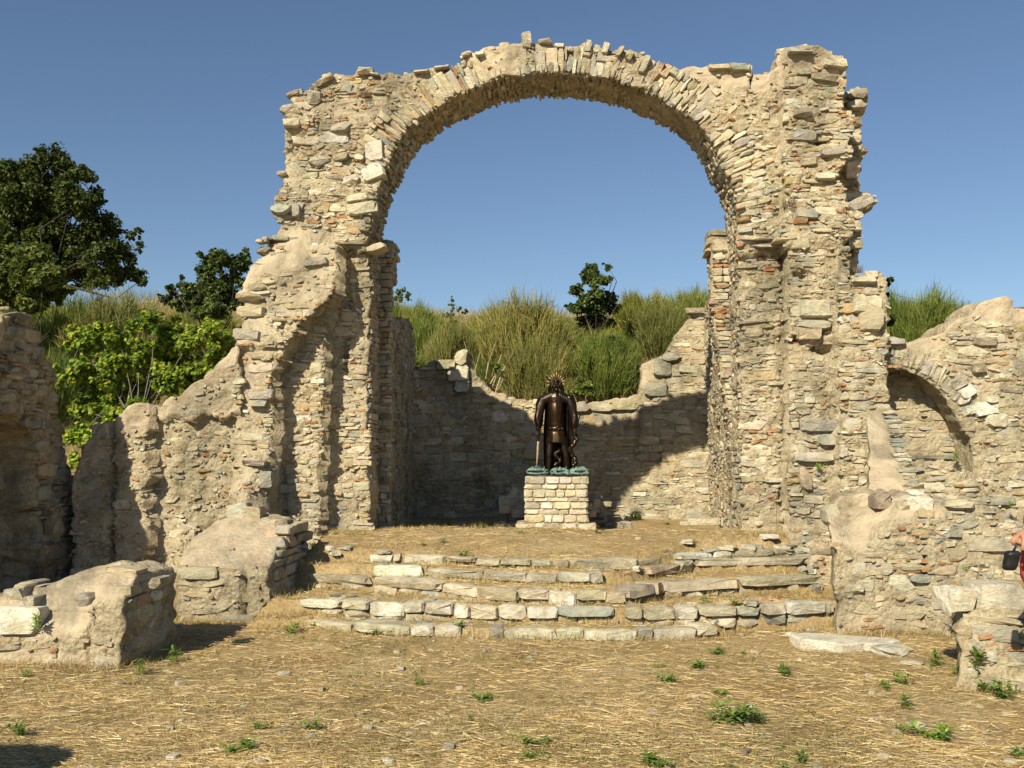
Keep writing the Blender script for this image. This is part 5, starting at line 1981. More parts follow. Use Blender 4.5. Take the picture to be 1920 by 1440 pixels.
# ------------------------------------------------------------------ slabs and loose stones on the ground
q = PZ(1585, 1203, .04)
sl = []
for X, Y in [(1480, 1196), (1500, 1192), (1540, 1194), (1600, 1198), (1665, 1203), (1688, 1206), (1672, 1210), (1650, 1214), (1620, 1212), (1580, 1216), (1550, 1210), (1500, 1205)]:
    sl.append(PZ(X, Y, .07))
sl = np.array(sl)
gzv = min(gz(*p[:2]) for p in sl)
top_ = sl.copy()
top_[:, 2] = gzv + .075
bot_ = sl.copy()
bot_[:, 2] = gzv - .05
c_ = top_.mean(0)
inn = c_ + (top_ - c_) * .93 + [0, 0, .012]
o = loft('ground_slab', [bot_, top_, inn], M['stone'], None, smooth=False)
o.color = (*PAL['white'], 1)
tag(o, 'long broken marble slab lying flat in the straw before the right stub', 'stone slab')
LOOSE = [(1483, 1197, 16, 'white', 'whitest lump at the left end of the long marble slab'), (1517, 1181, 20, 'white', 'white stone just above the long marble slab'), (1300, 1313, 13, 'white', 'white pebble in the straw below the middle weeds'), (1637, 1303, 14, 'white', 'white pebble in the straw left of the right corner weeds'),
         (1500, 1240, 9, 'white', 'small pale pebble in the straw below the long marble slab'), (1392, 1194, 9, 'white', 'small pale pebble in front of the lowest step, towards its right end'), (1335, 1170, 26, 'white', 'pale lump at the right end of the lowest step'), (1410, 1180, 30, 'cream', 'flat cream stone right of the lowest step'),
         (1415, 1227, 16, 'pink', 'dull pinkish stone beside the upper weeds right of centre'), (1195, 1081, 16, 'white', 'white chip lying on the middle step'), (912, 1226, 12, 'white', 'white chip in the straw below the middle of the steps'), (533, 1264, 22, 'white', 'pale flat chip right of the near plastered stub shadow'),
         (630, 1052, 22, 'white', 'white stone on the left of the raised slope'), (650, 1033, 26, 'grey', 'grey flat stone on the slope above the left marble slab'), (618, 1032, 16, 'white', 'small white chip on the slope below the left pier'), (720, 1040, 24, 'grey', 'grey rounded stone at the left end of the top step row'),
         (718, 1063, 22, 'blue', 'bluish stone at the left end of the fourth step row'), (1413, 1128, 26, 'pink', 'reddish stone lying on the second step under the right slab'), (1438, 1131, 18, 'brick', 'brick fragment on the second step under the right slab'), (1458, 1126, 22, 'brick', 'rightmost reddish lump on the second step'),
         (1290, 1025, 30, 'cream', 'leftmost flat stone of the pile above the right slab'), (1328, 1037, 36, 'grey', 'grey flat stone resting above the right slab'), (1362, 1034, 34, 'cream', 'cream flat stone in the middle of the pile above the right slab'), (1405, 1031, 44, 'grey', 'largest rounded grey stone in the pile above the right slab'), (1442, 1028, 30, 'white', 'white stone in the pile above the right slab'), (1470, 1033, 38, 'cream', 'rightmost flat stone of the pile above the right slab'),
         (1670, 1230, 60, 'white', 'flat pale slab flush with the ground before the right low wall'), (1710, 1250, 40, 'tan', 'flat tan slab flush with the ground left of the right low wall'), (1720, 1360, 26, 'white', 'flat white stone among the lower right weeds'), (1630, 1273, 16, 'tan', 'dull tan stone left of the right corner weeds'),
         (730, 1431, 18, 'white', 'pale chip at the bottom edge left of centre'), (1397, 1415, 18, 'dark', 'dark reddish stone near the bottom edge right of centre'), (1405, 1330, 14, 'cream', 'small cream chip above the long weed patch right of centre')]
for i, (X, Y, wpx, colr, lab) in enumerate(LOOSE):
    q = ground_at(X, Y)
    z0 = q[2]
    k = q[1] / FPX * wpx
    flat = 0.28 if wpx > 18 else 0.6
    block('loose_stone', (q[0], q[1], z0 + k * flat * .28), (k, k * .8, k * flat), rs.uniform(0, 3), colr, lab, 'stone', 200 + i, 'loose stones on the ground', bev=.2, jit=.1)


# ------------------------------------------------------------------ vegetation
def blades_np(rng, base, direc, length, width, droop=0.3, seg=2):
    """many thin bent blades: base (n,3), direc (n,3) unit, length (n), width (n)"""
    n = len(base)
    side = np.cross(direc, rng.normal(0, 1, (n, 3)))
    side /= np.linalg.norm(side, axis=1)[:, None] + 1e-9
    V = []
    for k in range(seg + 1):
        t = k / seg
        c = base + direc * (length * t)[:, None]
        c[:, 2] -= droop * length * t * t
        w = width * (1 - 0.85 * t)
        V += [c - side * (w / 2)[:, None], c + side * (w / 2)[:, None]]
    V = np.stack(V, 1).reshape(-1, 3)
    m = 2 * (seg + 1)
    o = (np.arange(n) * m)[:, None]
    F = np.concatenate([o + np.array([[2 * k, 2 * k + 1, 2 * k + 3, 2 * k + 2]]) for k in range(seg)])
    return V, F


def broom_mesh(seed, n=9000, r=1.0, h=1.15, dry=False):
    rng = np.random.default_rng(seed)
    # many tufts spread over an uneven dome, each a spray of rush-like stems
    nt = 110
    a = rng.uniform(0, 2 * np.pi, nt)
    rad = np.sqrt(rng.uniform(0, 1, nt)) * 0.9 * r
    tx, ty = rad * np.cos(a), rad * np.sin(a)
    lump = 0.78 + 0.3 * np.sin(a * 3 + seed) * (rad / r) + rng.normal(0, .07, nt)
    tz = h * 0.72 * np.sqrt(np.clip(1 - (rad / r) ** 2, 0, 1)) * lump
    k = rng.integers(0, nt, n)
    base = np.stack([tx[k], ty[k], tz[k]], -1) + rng.normal(0, 0.06, (n, 3))
    base[:, 2] = np.clip(base[:, 2] * np.where(rng.random(n) < .25, rng.uniform(.2, .8, n), 1), 0.0, None)
    d = np.stack([tx[k] * 0.75, ty[k] * 0.75, np.full(n, 0.75)], -1) + rng.normal(0, 0.32, (n, 3))
    d /= np.linalg.norm(d, axis=1)[:, None]
    V, F = blades_np(rng, base, d, rng.uniform(0.07, 0.24, n) * h, rng.uniform(0.008, 0.016, n), 0.1)
    b2 = np.stack([rng.normal(0, .1, 160), rng.normal(0, .1, 160), np.full(160, -.15)], -1)
    t2 = np.stack([tx, ty, tz], -1)[rng.integers(0, nt, 160)]
    dd = t2 - b2
    L = np.linalg.norm(dd, axis=1)
    V2, F2 = blades_np(rng, b2, dd / L[:, None], L * 1.05, np.full(160, .022), 0.0)
    return np_mesh('broom', np.concatenate([V, V2]), np.concatenate([F, F2 + len(V)]))


BROOM = [broom_mesh(s) for s in (1, 2, 3)] + [broom_mesh(s) for s in (4, 5)]
for i, m_ in enumerate(BROOM):
    m_.materials.append(M['broom'] if i < 3 else M['broom_dry'])

# X of the middle, Y of the top in the photograph, depth, width px, variant
BROOMS = [
    (130, 522, 19.5, 150, 0, 'broad rounded broom bush under the big dark tree at upper left'), (215, 530, 20.5, 120, 3, 'yellowish broom bush right of the broad one below the big dark tree'), (75, 575, 17, 100, 1, 'broom bush just above the shaded wall at the left edge'),
    (255, 565, 18, 110, 4, 'brownish broom bush above the fig leaves in the middle'), (100, 640, 15, 90, 2, 'broom sprays between the shaded wall and the fig'), (400, 560, 16.5, 110, 1, 'dark green broom bush below the round bush beside the left pier'), (340, 575, 17.5, 90, 0, 'broom bush at the upper right of the fig'),
    (770, 548, 19, 90, 0, 'broom bush close to the left pier inside the arch view'), (800, 575, 17.5, 110, 1, 'dense green broom bush above the broken top of the back wall'), (860, 590, 18.5, 90, 4, 'greyish broom bush right of the dense one on the slope inside the arch'), (985, 530, 22, 120, 3, 'rounded broom bush on the skyline left of the small dark tree'),
    (930, 572, 20, 110, 2, 'pale broom bush below the skyline between the left slope and the small tree'), (955, 615, 17.5, 100, 0, 'broom bush on the slope above and left of the statue'), (1010, 610, 18, 110, 3, 'dull broom bush straight above the statue'), (1060, 640, 16.8, 100, 1, 'green broom bush on the slope right above the statue crown'),
    (1130, 610, 17.5, 90, 2, 'broom bush under the small dark tree'), (1200, 530, 22, 90, 0, 'spiky broom bush on the skyline right of the small dark tree'), (1240, 555, 19, 110, 4, 'yellow green broom bush under the spiky skyline one'), (1300, 525, 20, 100, 1, 'broom bush on the skyline against the right pier'),
    (1200, 620, 17, 110, 3, 'olive broom bush on the slope above the right part of the back wall'), (1130, 665, 16.3, 90, 4, 'dry broom bush just above the back wall right of the statue'), (1290, 585, 17, 80, 2, 'broom bush at the upper end of the sloping back wall'), (880, 640, 16.8, 90, 2, 'low broom bush behind the broken peak of the back wall'), (790, 630, 16.5, 100, 0, 'low broom bush behind the left part of the back wall'),
    (1725, 512, 15.8, 120, 0, 'tall green broom bush right of the right pier above the niche'), (1690, 555, 15.0, 80, 4, 'dry broom sprays tight against the right pier above the niche'), (1780, 560, 15.6, 80, 1, 'lower broom bush on the right over the niche wall'),
    (30, 545, 20, 100, 2, 'broom bush at the far left edge below the undergrowth'), (190, 585, 16.5, 110, 4, 'brown broom bush just behind the top of the fig'), (1045, 690, 16.2, 70, 3, 'small broom tuft immediately behind the statue head'), (720, 600, 18, 90, 1, 'broom bush half hidden by the left pier'),
]
rv = np.random.default_rng(99)
def on_slope(X, Yt, H, y0, y1=31.0):
    """point of the ray X, Yt that is H above the ground, else the lowest one"""
    r = ray(X, Yt)
    r = r / r[1]
    ys = np.arange(y0, y1, 0.1)
    pts = np.array([0, 0, CAM_Z]) + ys[:, None] * r
    h = pts[:, 2] - rough_z(pts[:, 0], pts[:, 1])
    k = np.nonzero(h <= H)[0]
    i = k[0] if len(k) else int(np.argmin(h))
    return pts[i], h[i]


def plant_broom(X, Yt, H, wpx, var, lab, grp):
    y0 = 19.75 if 735 < X < 1325 else (13.2 if X > 1325 else 13.6)
    top, hh = on_slope(X, Yt, H, y0)
    hh = min(max(hh, .5 * H), 2.2 * H)
    o = bpy.data.objects.new('broom_shrub', BROOM[var])
    COL.objects.link(o)
    rad = max(wpx / FPX * top[1] / 2, .55 * hh)
    g = gz(top[0], top[1])
    o.location = (top[0], top[1], g - .06)
    o.scale = (rad, rad, (hh + .12) / 1.08)
    o.rotation_euler = (0, 0, rv.uniform(0, 6.28))
    return tag(o, lab, 'shrub', grp)


for X, Yt, d, wpx, var, lab in BROOMS:
    if 735 < X < 1325 and Yt >= 612:
        plant_broom(X, Yt, .75, wpx * .8, 3 + int(X) % 2, lab, 'broom shrubs on the hillside')
        continue
    plant_broom(X, Yt, 2.3 if wpx >= 120 else 1.6 if wpx > 85 else 1.15, wpx * 1.25, var, lab, 'broom shrubs on the hillside')
for k in range(30):
    if k < 10:
        X, Yt = rv.uniform(740, 1320), rv.uniform(560, 640)
    elif k < 24:
        X, Yt = rv.uniform(-20, 460), rv.uniform(555, 660)
    else:
        X, Yt = rv.uniform(1650, 1800), rv.uniform(550, 620)
    plant_broom(X, Yt, rv.uniform(.8, 1.3), rv.uniform(70, 110), int(rv.integers(5)), 'small broom bush crowded among the others on the slope ' + ('seen through the arch' if k < 10 else 'behind the fig tree' if k < 24 else 'above the blind niche'), 'small crowded broom bushes')

# dry grass and herbs over the slope, and behind the walls
NG = 80000
gx = rv.uniform(-14, 12, NG)
gy = 12.2 + 19 * rv.random(NG) ** 1.1
bad = ((gx > xl_at(gy) - .35) & (gx < xr_at(gy) + .35) & (gy < 19.55)) | ((gx > 2.7) & (gy < 12.95)) | ((gx < -2.8) & (gy < 12.45))
gx, gy = gx[~bad], gy[~bad]
n = len(gx)
base = np.stack([gx, gy, rough_z(gx, gy) - .02], -1)
d = np.stack([rv.normal(0, .33, n), rv.normal(0, .33, n), np.ones(n)], -1)
d /= np.linalg.norm(d, axis=1)[:, None]
patch = fbm2(gx, gy, .9, 77, 2)
ln = rv.uniform(.2, .55, n) * (1 + .35 * patch) * (1 + .9 * (gy < 21.5) * (np.abs(gx) < 3.5))
V, F = blades_np(rv, base, d, ln, rv.uniform(.005, .011, n), .3)
grn = patch + rv.normal(0, .3, n) > .45
fm = np.repeat(grn, 2)
F2 = F.reshape(2, n, 4).transpose(1, 0, 2).reshape(-1, 4)
o = add_np('dry_grass', V, F2[~fm], M['dry'])
tag(o, 'tall dry yellow grass on the slope behind the ruin', 'grass', kind='stuff')
o = add_np('green_grass', V, F2[fm], M['grass'])
tag(o, 'tufts of green grass among the dry grass on the slope', 'grass', kind='stuff')


# leafy plants
def leaf_quads(rng, cen, normal, size, aspect=1.7, bend=0.12):
    """pointed leaves of four triangles folded along the midrib"""
    n = len(cen)
    t = np.cross(normal, rng.normal(0, 1, (n, 3)))
    t /= np.linalg.norm(t, axis=1)[:, None] + 1e-9
    s = np.cross(normal, t)
    L, W = size, size / aspect
    up = normal * (size * bend)[:, None]
    pts = [cen - t * (L / 2)[:, None], cen - s * (W / 2)[:, None] + up, cen + t * (L / 2)[:, None], cen + s * (W / 2)[:, None] + up]
    V = np.stack(pts, 1).reshape(-1, 3)
    o = (np.arange(n) * 4)[:, None]
    F = np.concatenate([o + np.array([[0, 1, 2]]), o + np.array([[0, 2, 3]])])
    return V, F


def limb_tubes(name, segs, mat, parent):
    """segs: list of (points, radii) joined in one mesh"""
    VV, FF, off = [], [], 0
    for pts, rads in segs:
        pts = [np.array(p, float) for p in pts]
        n = 6
        for i, p in enumerate(pts):
            t = pts[min(i + 1, len(pts) - 1)] - pts[max(i - 1, 0)]
            t = t / (np.linalg.norm(t) + 1e-9)
            a = np.cross(t, [0.31, .9, 0.2])
            a /= np.linalg.norm(a)
            b_ = np.cross(t, a)
            ang = np.linspace(0, 2 * np.pi, n, endpoint=False)
            VV.append(p + rads[i] * (np.cos(ang)[:, None] * a + np.sin(ang)[:, None] * b_))
        for i in range(len(pts) - 1):
            for j in range(n):
                a0, b0 = off + i * n + j, off + i * n + (j + 1) % n
                FF.append([a0, b0, b0 + n, a0 + n])
        off += n * len(pts)
    return add_np(name, np.concatenate(VV), np.array(FF), mat, parent, True)


def leafy(name, label, cat, clumps, d, base_px, nleaf, size, leafmat, seed, trunk_r=0.1, group=None, zr=0.75, depth=1.0, twigs=True, aspect=1.7):
    """clumps: (X, Y, r px) seen in the photograph; placed round depth d"""
    rng = np.random.default_rng(seed)
    k = d / FPX
    bp = P(base_px[0], base_px[1], d)
    if name == 'wild_bush' and 735 < base_px[0] < 1325:
        bp, _h = on_slope(base_px[0], base_px[1], .2, 19.7)
    bp[2] = gz(bp[0], bp[1]) - .1
    root = empty(name, tuple(bp), label, cat, group)
    C_, R_ = [], []
    for X, Y, r in clumps:
        if name == 'wild_bush' and 735 < X < 1325:
            pt_, h_ = on_slope(X, Y, .95, 19.7)
            C_.append(pt_)
            R_.append(r * pt_[1] / FPX)
            continue
        dd = d + rng.uniform(-1, 1) * depth * r * k * 1.6
        C_.append(P(X, Y, dd))
        R_.append(r * dd / FPX)
    C_, R_ = np.array(C_), np.array(R_)
    segs = []
    mid = C_.mean(0)
    fork = bp + (mid - bp) * 0.45
    segs.append(([bp, bp + (fork - bp) * .5 + rng.normal(0, trunk_r, 3), fork], [trunk_r, trunk_r * .85, trunk_r * .7]))
    for c, r in zip(C_, R_):
        m_ = fork + (c - fork) * .55 + rng.normal(0, .2 * np.linalg.norm(c - fork), 3)
        segs.append(([fork, m_, c], [trunk_r * .3, trunk_r * .16, trunk_r * .06]))
        if twigs:
            for _ in range(5):
                q_ = rng.normal(0, 1, 3)
                q_ /= np.linalg.norm(q_)
                segs.append(([c, c + q_ * r * .5 + rng.normal(0, .1 * r, 3), c + q_ * r * 1.0], [trunk_r * .11, trunk_r * .08, trunk_r * .04]))
    limb_tubes('trunk', segs, M['figbark'] if leafmat is M['fig'] else M['bark'], root)
    # leaves sit on little twig ends spread through each clump
    sc0, sr0 = [], []
    for c, r in zip(C_, R_):
        for _ in range(9):
            q_ = rng.normal(0, 1, 3)
            q_ /= np.linalg.norm(q_)
            sc0.append(c + q_ * r * rng.uniform(.2, .95))
            sr0.append(r * rng.uniform(.3, .58))
    C_, R_ = np.array(sc0), np.array(sr0)
    w = R_ ** 2
    nsp = max(40, nleaf // 7)
    ci = rng.choice(len(C_), nsp, p=w / w.sum())
    q_ = rng.normal(0, 1, (nsp, 3))
    q_ /= np.linalg.norm(q_, axis=1)[:, None]
    rad = rng.uniform(0.15, 1.1, nsp) ** 0.6
    sc_ = C_[ci] + q_ * (R_[ci] * rad)[:, None] * [1, 1, zr]
    li = rng.integers(0, nsp, nleaf)
    pos = sc_[li] + rng.normal(0, 1, (nleaf, 3)) * (R_[ci][li] * .17)[:, None]
    nrm = q_[li] * .5 + np.array([0, 0, .55]) + rng.normal(0, .55, (nleaf, 3))
    nrm /= np.linalg.norm(nrm, axis=1)[:, None]
    return root, pos, nrm, rng.uniform(.7, 1.3, nleaf) * size, rng


def crown(name, mat, root, pos, nrm, size, rng, aspect=1.7):
    V, F = leaf_quads(rng, pos, nrm, size, aspect)
    return add_np(name, V, F, mat, root)


# big dark tree at the upper left
oakc = [(20, 325, 42), (70, 318, 40), (105, 310, 42), (140, 330, 36), (40, 375, 50), (95, 370, 50), (140, 385, 44), (175, 380, 26), (60, 430, 50), (120, 430, 48), (175, 425, 40), (205, 430, 28), (225, 470, 36), (255, 440, 14), (180, 475, 42), (125, 480, 46),
        (60, 480, 42), (240, 505, 34), (200, 515, 40), (258, 530, 20), (100, 452, 40), (75, 465, 38), (140, 455, 36), (110, 500, 34), (10, 400, 46), (-20, 350, 50), (-30, 430, 60), (10, 460, 40), (160, 520, 30), (110, 300, 18), (128, 312, 16), (150, 318, 14), (262, 465, 14)]
root, pos, nrm, sz, rg = leafy('oak_tree', 'big dark spreading tree against the sky at the upper left', 'tree', oakc, 34, (60, 560), 56000, .14, M['oak'], 11, .2, depth=.9, zr=.8)
crown('crown', M['oak'], root, pos, nrm, sz, rg, 1.4)
# lighter undergrowth below it
for cl_, dd, bp_, lab, sd, nl in [([(10, 480, 30), (45, 490, 34), (75, 480, 26), (20, 520, 36), (60, 530, 34), (95, 520, 26), (-20, 500, 40), (10, 560, 30)], 24, (30, 600), 'olive green thicket at the left edge under the big tree', 12, 12000), ([(0, 500, 34), (40, 505, 32), (80, 520, 30), (20, 545, 40), (65, 560, 34), (-30, 520, 40), (110, 548, 22)], 17.5, (30, 640), 'dark green leafy thicket just above the shaded wall at the left edge', 22, 11000), ([(165, 530, 14), (175, 512, 10), (190, 525, 14)], 24, (175, 560), 'small flowering shrub tip under the right side of the big tree', 13, 500)]:
    root, pos, nrm, sz, rg = leafy('wild_bush', lab, 'shrub', cl_, dd, bp_, nl, .16, M['bush'], sd, .06)
    crown('crown', M['bush'], root, pos, nrm, sz, rg)
# round bush left of the arch
bc = [(405, 478, 18), (420, 490, 26), (455, 485, 14), (385, 505, 24), (440, 515, 30), (400, 530, 34), (350, 540, 22), (370, 560, 30), (320, 545, 14), (310, 560, 14), (430, 555, 34), (395, 580, 30), (462, 470, 8), (460, 540, 20), (375, 478, 9), (340, 570, 20)]
root, pos, nrm, sz, rg = leafy('laurel_bush', 'dark leafy bush on the skyline touching the left pier', 'shrub', bc, 19, (400, 640), 13000, .085, M['bay'], 14, .07)
crown('crown', M['bay'], root, pos, nrm, sz, rg)
# small dark tree inside the arch view
bc = [(1110, 505, 14), (1140, 500, 9), (1098, 520, 16), (1125, 530, 22), (1085, 545, 16), (1110, 560, 26), (1140, 560, 18), (1090, 580, 22), (1125, 590, 26), (1150, 580, 14), (1105, 612, 22), (1070, 575, 10), (1160, 575, 8), (1142, 610, 14)]
root, pos, nrm, sz, rg = leafy('laurel_tree', 'small dark leafy tree on the skyline seen through the arch', 'tree', bc, 23.5, (1112, 650), 9500, .10, M['bay'], 15, .06)
crown('crown', M['bay'], root, pos, nrm, sz, rg)
# leaf sprays by the right pier, flowering weed on the left of the slope
for cl_, dd, bp_, lab, sd, nl, mt in [([(1662, 530, 10), (1672, 522, 8), (1655, 548, 10), (1660, 575, 10), (1668, 600, 12)], 14.6, (1662, 660), 'thin leafy shoots rising beside the right pier', 16, 420, 'bay'), ([(845, 570, 10), (848, 562, 7), (856, 582, 12), (842, 590, 12), (872, 585, 8), (850, 605, 14)], 21.5, (850, 640), 'pale flowering weed on the skyline at the left of the arch view', 17, 500, 'bush'),
                                     ([(950, 600, 16), (965, 625, 18), (1000, 620, 14), (945, 640, 14), (1095, 725, 18), (1070, 735, 14), (1120, 730, 14), (985, 655, 12), (930, 690, 12), (1150, 640, 16), (1170, 655, 14)], 19.9, (1000, 700), 'low dark brambles on the slope above the back wall', 18, 4200, 'bush'), ([(750, 545, 12), (765, 555, 10), (742, 560, 12)], 24, (755, 600), 'brownish bush top beside the left pier on the skyline', 19, 500, 'bush')]:
    root, pos, nrm, sz, rg = leafy('wild_bush', lab, 'shrub', cl_, dd, bp_, nl, .085, M[mt], sd, .025)
    crown('crown', M[mt], root, pos, nrm, sz, rg)

# fig tree behind the left wall: large lobed leaves
def fig_leaf_shape():
    lob = [(0, -.5), (.16, -.40), (.40, -.36), (.27, -.14), (.52, .06), (.24, .10), (.30, .34), (.10, .24), (0, .56), (-.10, .24), (-.30, .34), (-.24, .10), (-.52, .06), (-.27, -.14), (-.40, -.36), (-.16, -.40)]
    V = np.array([(0, 0, 0.0)] + [(x, y, -.16 * (x * x + y * y) + .05 * abs(x)) for x, y in lob])
    F = np.array([[0, 1 + i, 1 + (i + 1) % len(lob)] for i in range(len(lob))])
    return V, F


FLV, FLF = fig_leaf_shape()
figc = [(150, 640, 28), (185, 625, 28), (225, 640, 30), (265, 615, 28), (290, 600, 22), (320, 625, 32), (355, 635, 30), (390, 630, 28), (420, 640, 22), (170, 680, 36), (220, 690, 40), (280, 670, 42), (340, 680, 40), (390, 675, 34), (190, 730, 44), (250, 735, 46), (310, 720, 40), (360, 700, 30),
        (160, 770, 40), (210, 780, 40), (150, 820, 36), (180, 830, 30), (145, 870, 26), (260, 770, 30), (130, 700, 30), (185, 610, 14), (275, 592, 12), (330, 598, 12), (430, 665, 16), (140, 910, 20)]
root, pos, nrm, sz, rg = leafy('fig_tree', 'bright green fig tree with large lobed leaves behind the left wall', 'tree', figc, 13.6, (260, 900), 25000, .064, M['fig'], 21, .03, zr=.85, depth=.8)
nrm = nrm + np.array([-.25, -.35, .2])
nrm /= np.linalg.norm(nrm, axis=1)[:, None]
t = np.cross(nrm, rg.normal(0, 1, nrm.shape))
t /= np.linalg.norm(t, axis=1)[:, None]
t[:, 2] -= .3
s = np.cross(nrm, t)
s /= np.linalg.norm(s, axis=1)[:, None]
t = np.cross(s, nrm)
# the leaves nearest the viewer's side and highest are objects, the rest one mass
front = pos[:, 1] - .6 * pos[:, 2]
order = np.argsort(front)
figme = np_mesh('leaf', FLV, FLF)
m_, nt_, out_ = None, None, None
figme.materials.append(None)
# leaves that are objects take their tone from the object's own random value
fo = M['fig'].copy()
fo.name = 'fig_leaf_single'
for nd in list(fo.node_tree.nodes):
    if nd.type == 'VALTORGB' and nd.inputs[0].is_linked and nd.inputs[0].links[0].from_socket.name == 'Random Per Island':
        oi = fo.node_tree.nodes.new('ShaderNodeObjectInfo')
        fo.node_tree.links.new(oi.outputs['Random'], nd.inputs[0])
figme.materials[0] = fo
rinv = parent_world(root).inverted()
for i in order[:300]:
    o = bpy.data.objects.new('leaf', figme)
    COL.objects.link(o)
    o.parent = root
    o.matrix_parent_inverse = rinv
    m4 = np.eye(4)
    m4[:3, 0], m4[:3, 1], m4[:3, 2], m4[:3, 3] = s[i] * sz[i], t[i] * sz[i], nrm[i] * sz[i], pos[i]
    o.matrix_basis = Matrix(m4.tolist())
r_ = order[300:]
VV = (FLV[None, :, 0, None] * s[r_][:, None] + FLV[None, :, 1, None] * t[r_][:, None] + FLV[None, :, 2, None] * nrm[r_][:, None]) * sz[r_][:, None, None] + pos[r_][:, None]
FF = FLF[None] + (np.arange(len(r_)) * len(FLV))[:, None, None]
o = add_np('foliage', VV.reshape(-1, 3), FF.reshape(-1, 3), M['fig'], root)
o['kind'] = 'stuff'

# bare dead stalks above the back wall
tw = empty('dead_shrub', (*P(905, 735, 19.7)[:2], 2.5), 'bare pale dead stalks sticking up behind the back wall', 'shrub')
segs = []
for X0, Y0, X1, Y1, r in [(905, 735, 940, 665, .02), (925, 735, 962, 662, .018), (900, 730, 915, 680, .015), (890, 720, 880, 672, .014), (915, 735, 935, 690, .014), (885, 712, 900, 660, .012), (895, 725, 870, 640, .01), (930, 720, 948, 700, .012), (910, 700, 930, 640, .008)]:
    a, b_ = P(X0, Y0 + 12, 19.7), P(X1, Y1, 19.8)
    segs.append(([a, (a + b_) / 2 + rv.normal(0, .04, 3), b_], [r, r * .8, r * .5]))
    segs.append(([(a + b_) / 2, (a + b_) / 2 + rv.normal(0, .1, 3) + [0, 0, .12]], [r * .5, r * .3]))
limb_tubes('stalks', segs, M['twig'], tw)


# ------------------------------------------------------------------ green weeds and dry tufts
def weed_mesh(seed, n=46, h=.16, spread=.11, lw=.018, mat='weed', droop=.35):
    rng = np.random.default_rng(seed)
    ns = 7
    a = rng.uniform(0, 6.28, ns)
    st = np.stack([np.cos(a), np.sin(a)], -1) * rng.uniform(.2, 1, (ns, 1)) * spread
    k = rng.integers(0, ns, n)
    tt = rng.uniform(0.1, 1, n)
    base = np.concatenate([st[k] * (tt[:, None] * .9), (tt * h * .75)[:, None]], 1) + rng.normal(0, .008, (n, 3))
    d = np.stack([rng.normal(0, .7, n), rng.normal(0, .7, n), rng.uniform(.15, 1.0, n)], -1)
    d /= np.linalg.norm(d, axis=1)[:, None]
    V, F = [], []
    L = rng.uniform(.35, .7, n) * h * .75
    side = np.cross(d, [0, 0, 1]) + 1e-6
    side /= np.linalg.norm(side, axis=1)[:, None]
    for t, w in ((0, .15), (.35, 1), (.75, .7), (1, .05)):
        c = base + d * (L * t)[:, None]
        c[:, 2] -= droop * L * t * t
        V += [c - side * (lw * w / 2), c + side * (lw * w / 2)]
    V = np.stack(V, 1).reshape(-1, 3)
    o_ = (np.arange(n) * 8)[:, None]
    F = np.concatenate([o_ + np.array([[2 * k_, 2 * k_ + 1, 2 * k_ + 3, 2 * k_ + 2]]) for k_ in range(3)])
    me = np_mesh('weed', V, F)
    me.materials.append(M[mat])
    return me


WEED = [weed_mesh(s, 70, .15, .12, .017) for s in (1, 2, 3)] + [weed_mesh(9, 46, .2, .06, .016)] + [weed_mesh(11, 150, .17, .2, .02)]


def tuft_mesh(seed, n, h, spread, w, mat, droop=.5):
    rng = np.random.default_rng(seed)
    base = np.stack([rng.normal(0, spread * .35, n), rng.normal(0, spread * .35, n), np.zeros(n)], -1)
    d = np.stack([rng.normal(0, .35, n), rng.normal(0, .35, n), np.ones(n)], -1)
    d /= np.linalg.norm(d, axis=1)[:, None]
    V, F = blades_np(rng, base, d, rng.uniform(.4, 1, n) * h, np.full(n, w), droop, 3)
    me = np_mesh('tuft', V, F)
    me.materials.append(M[mat])
    return me


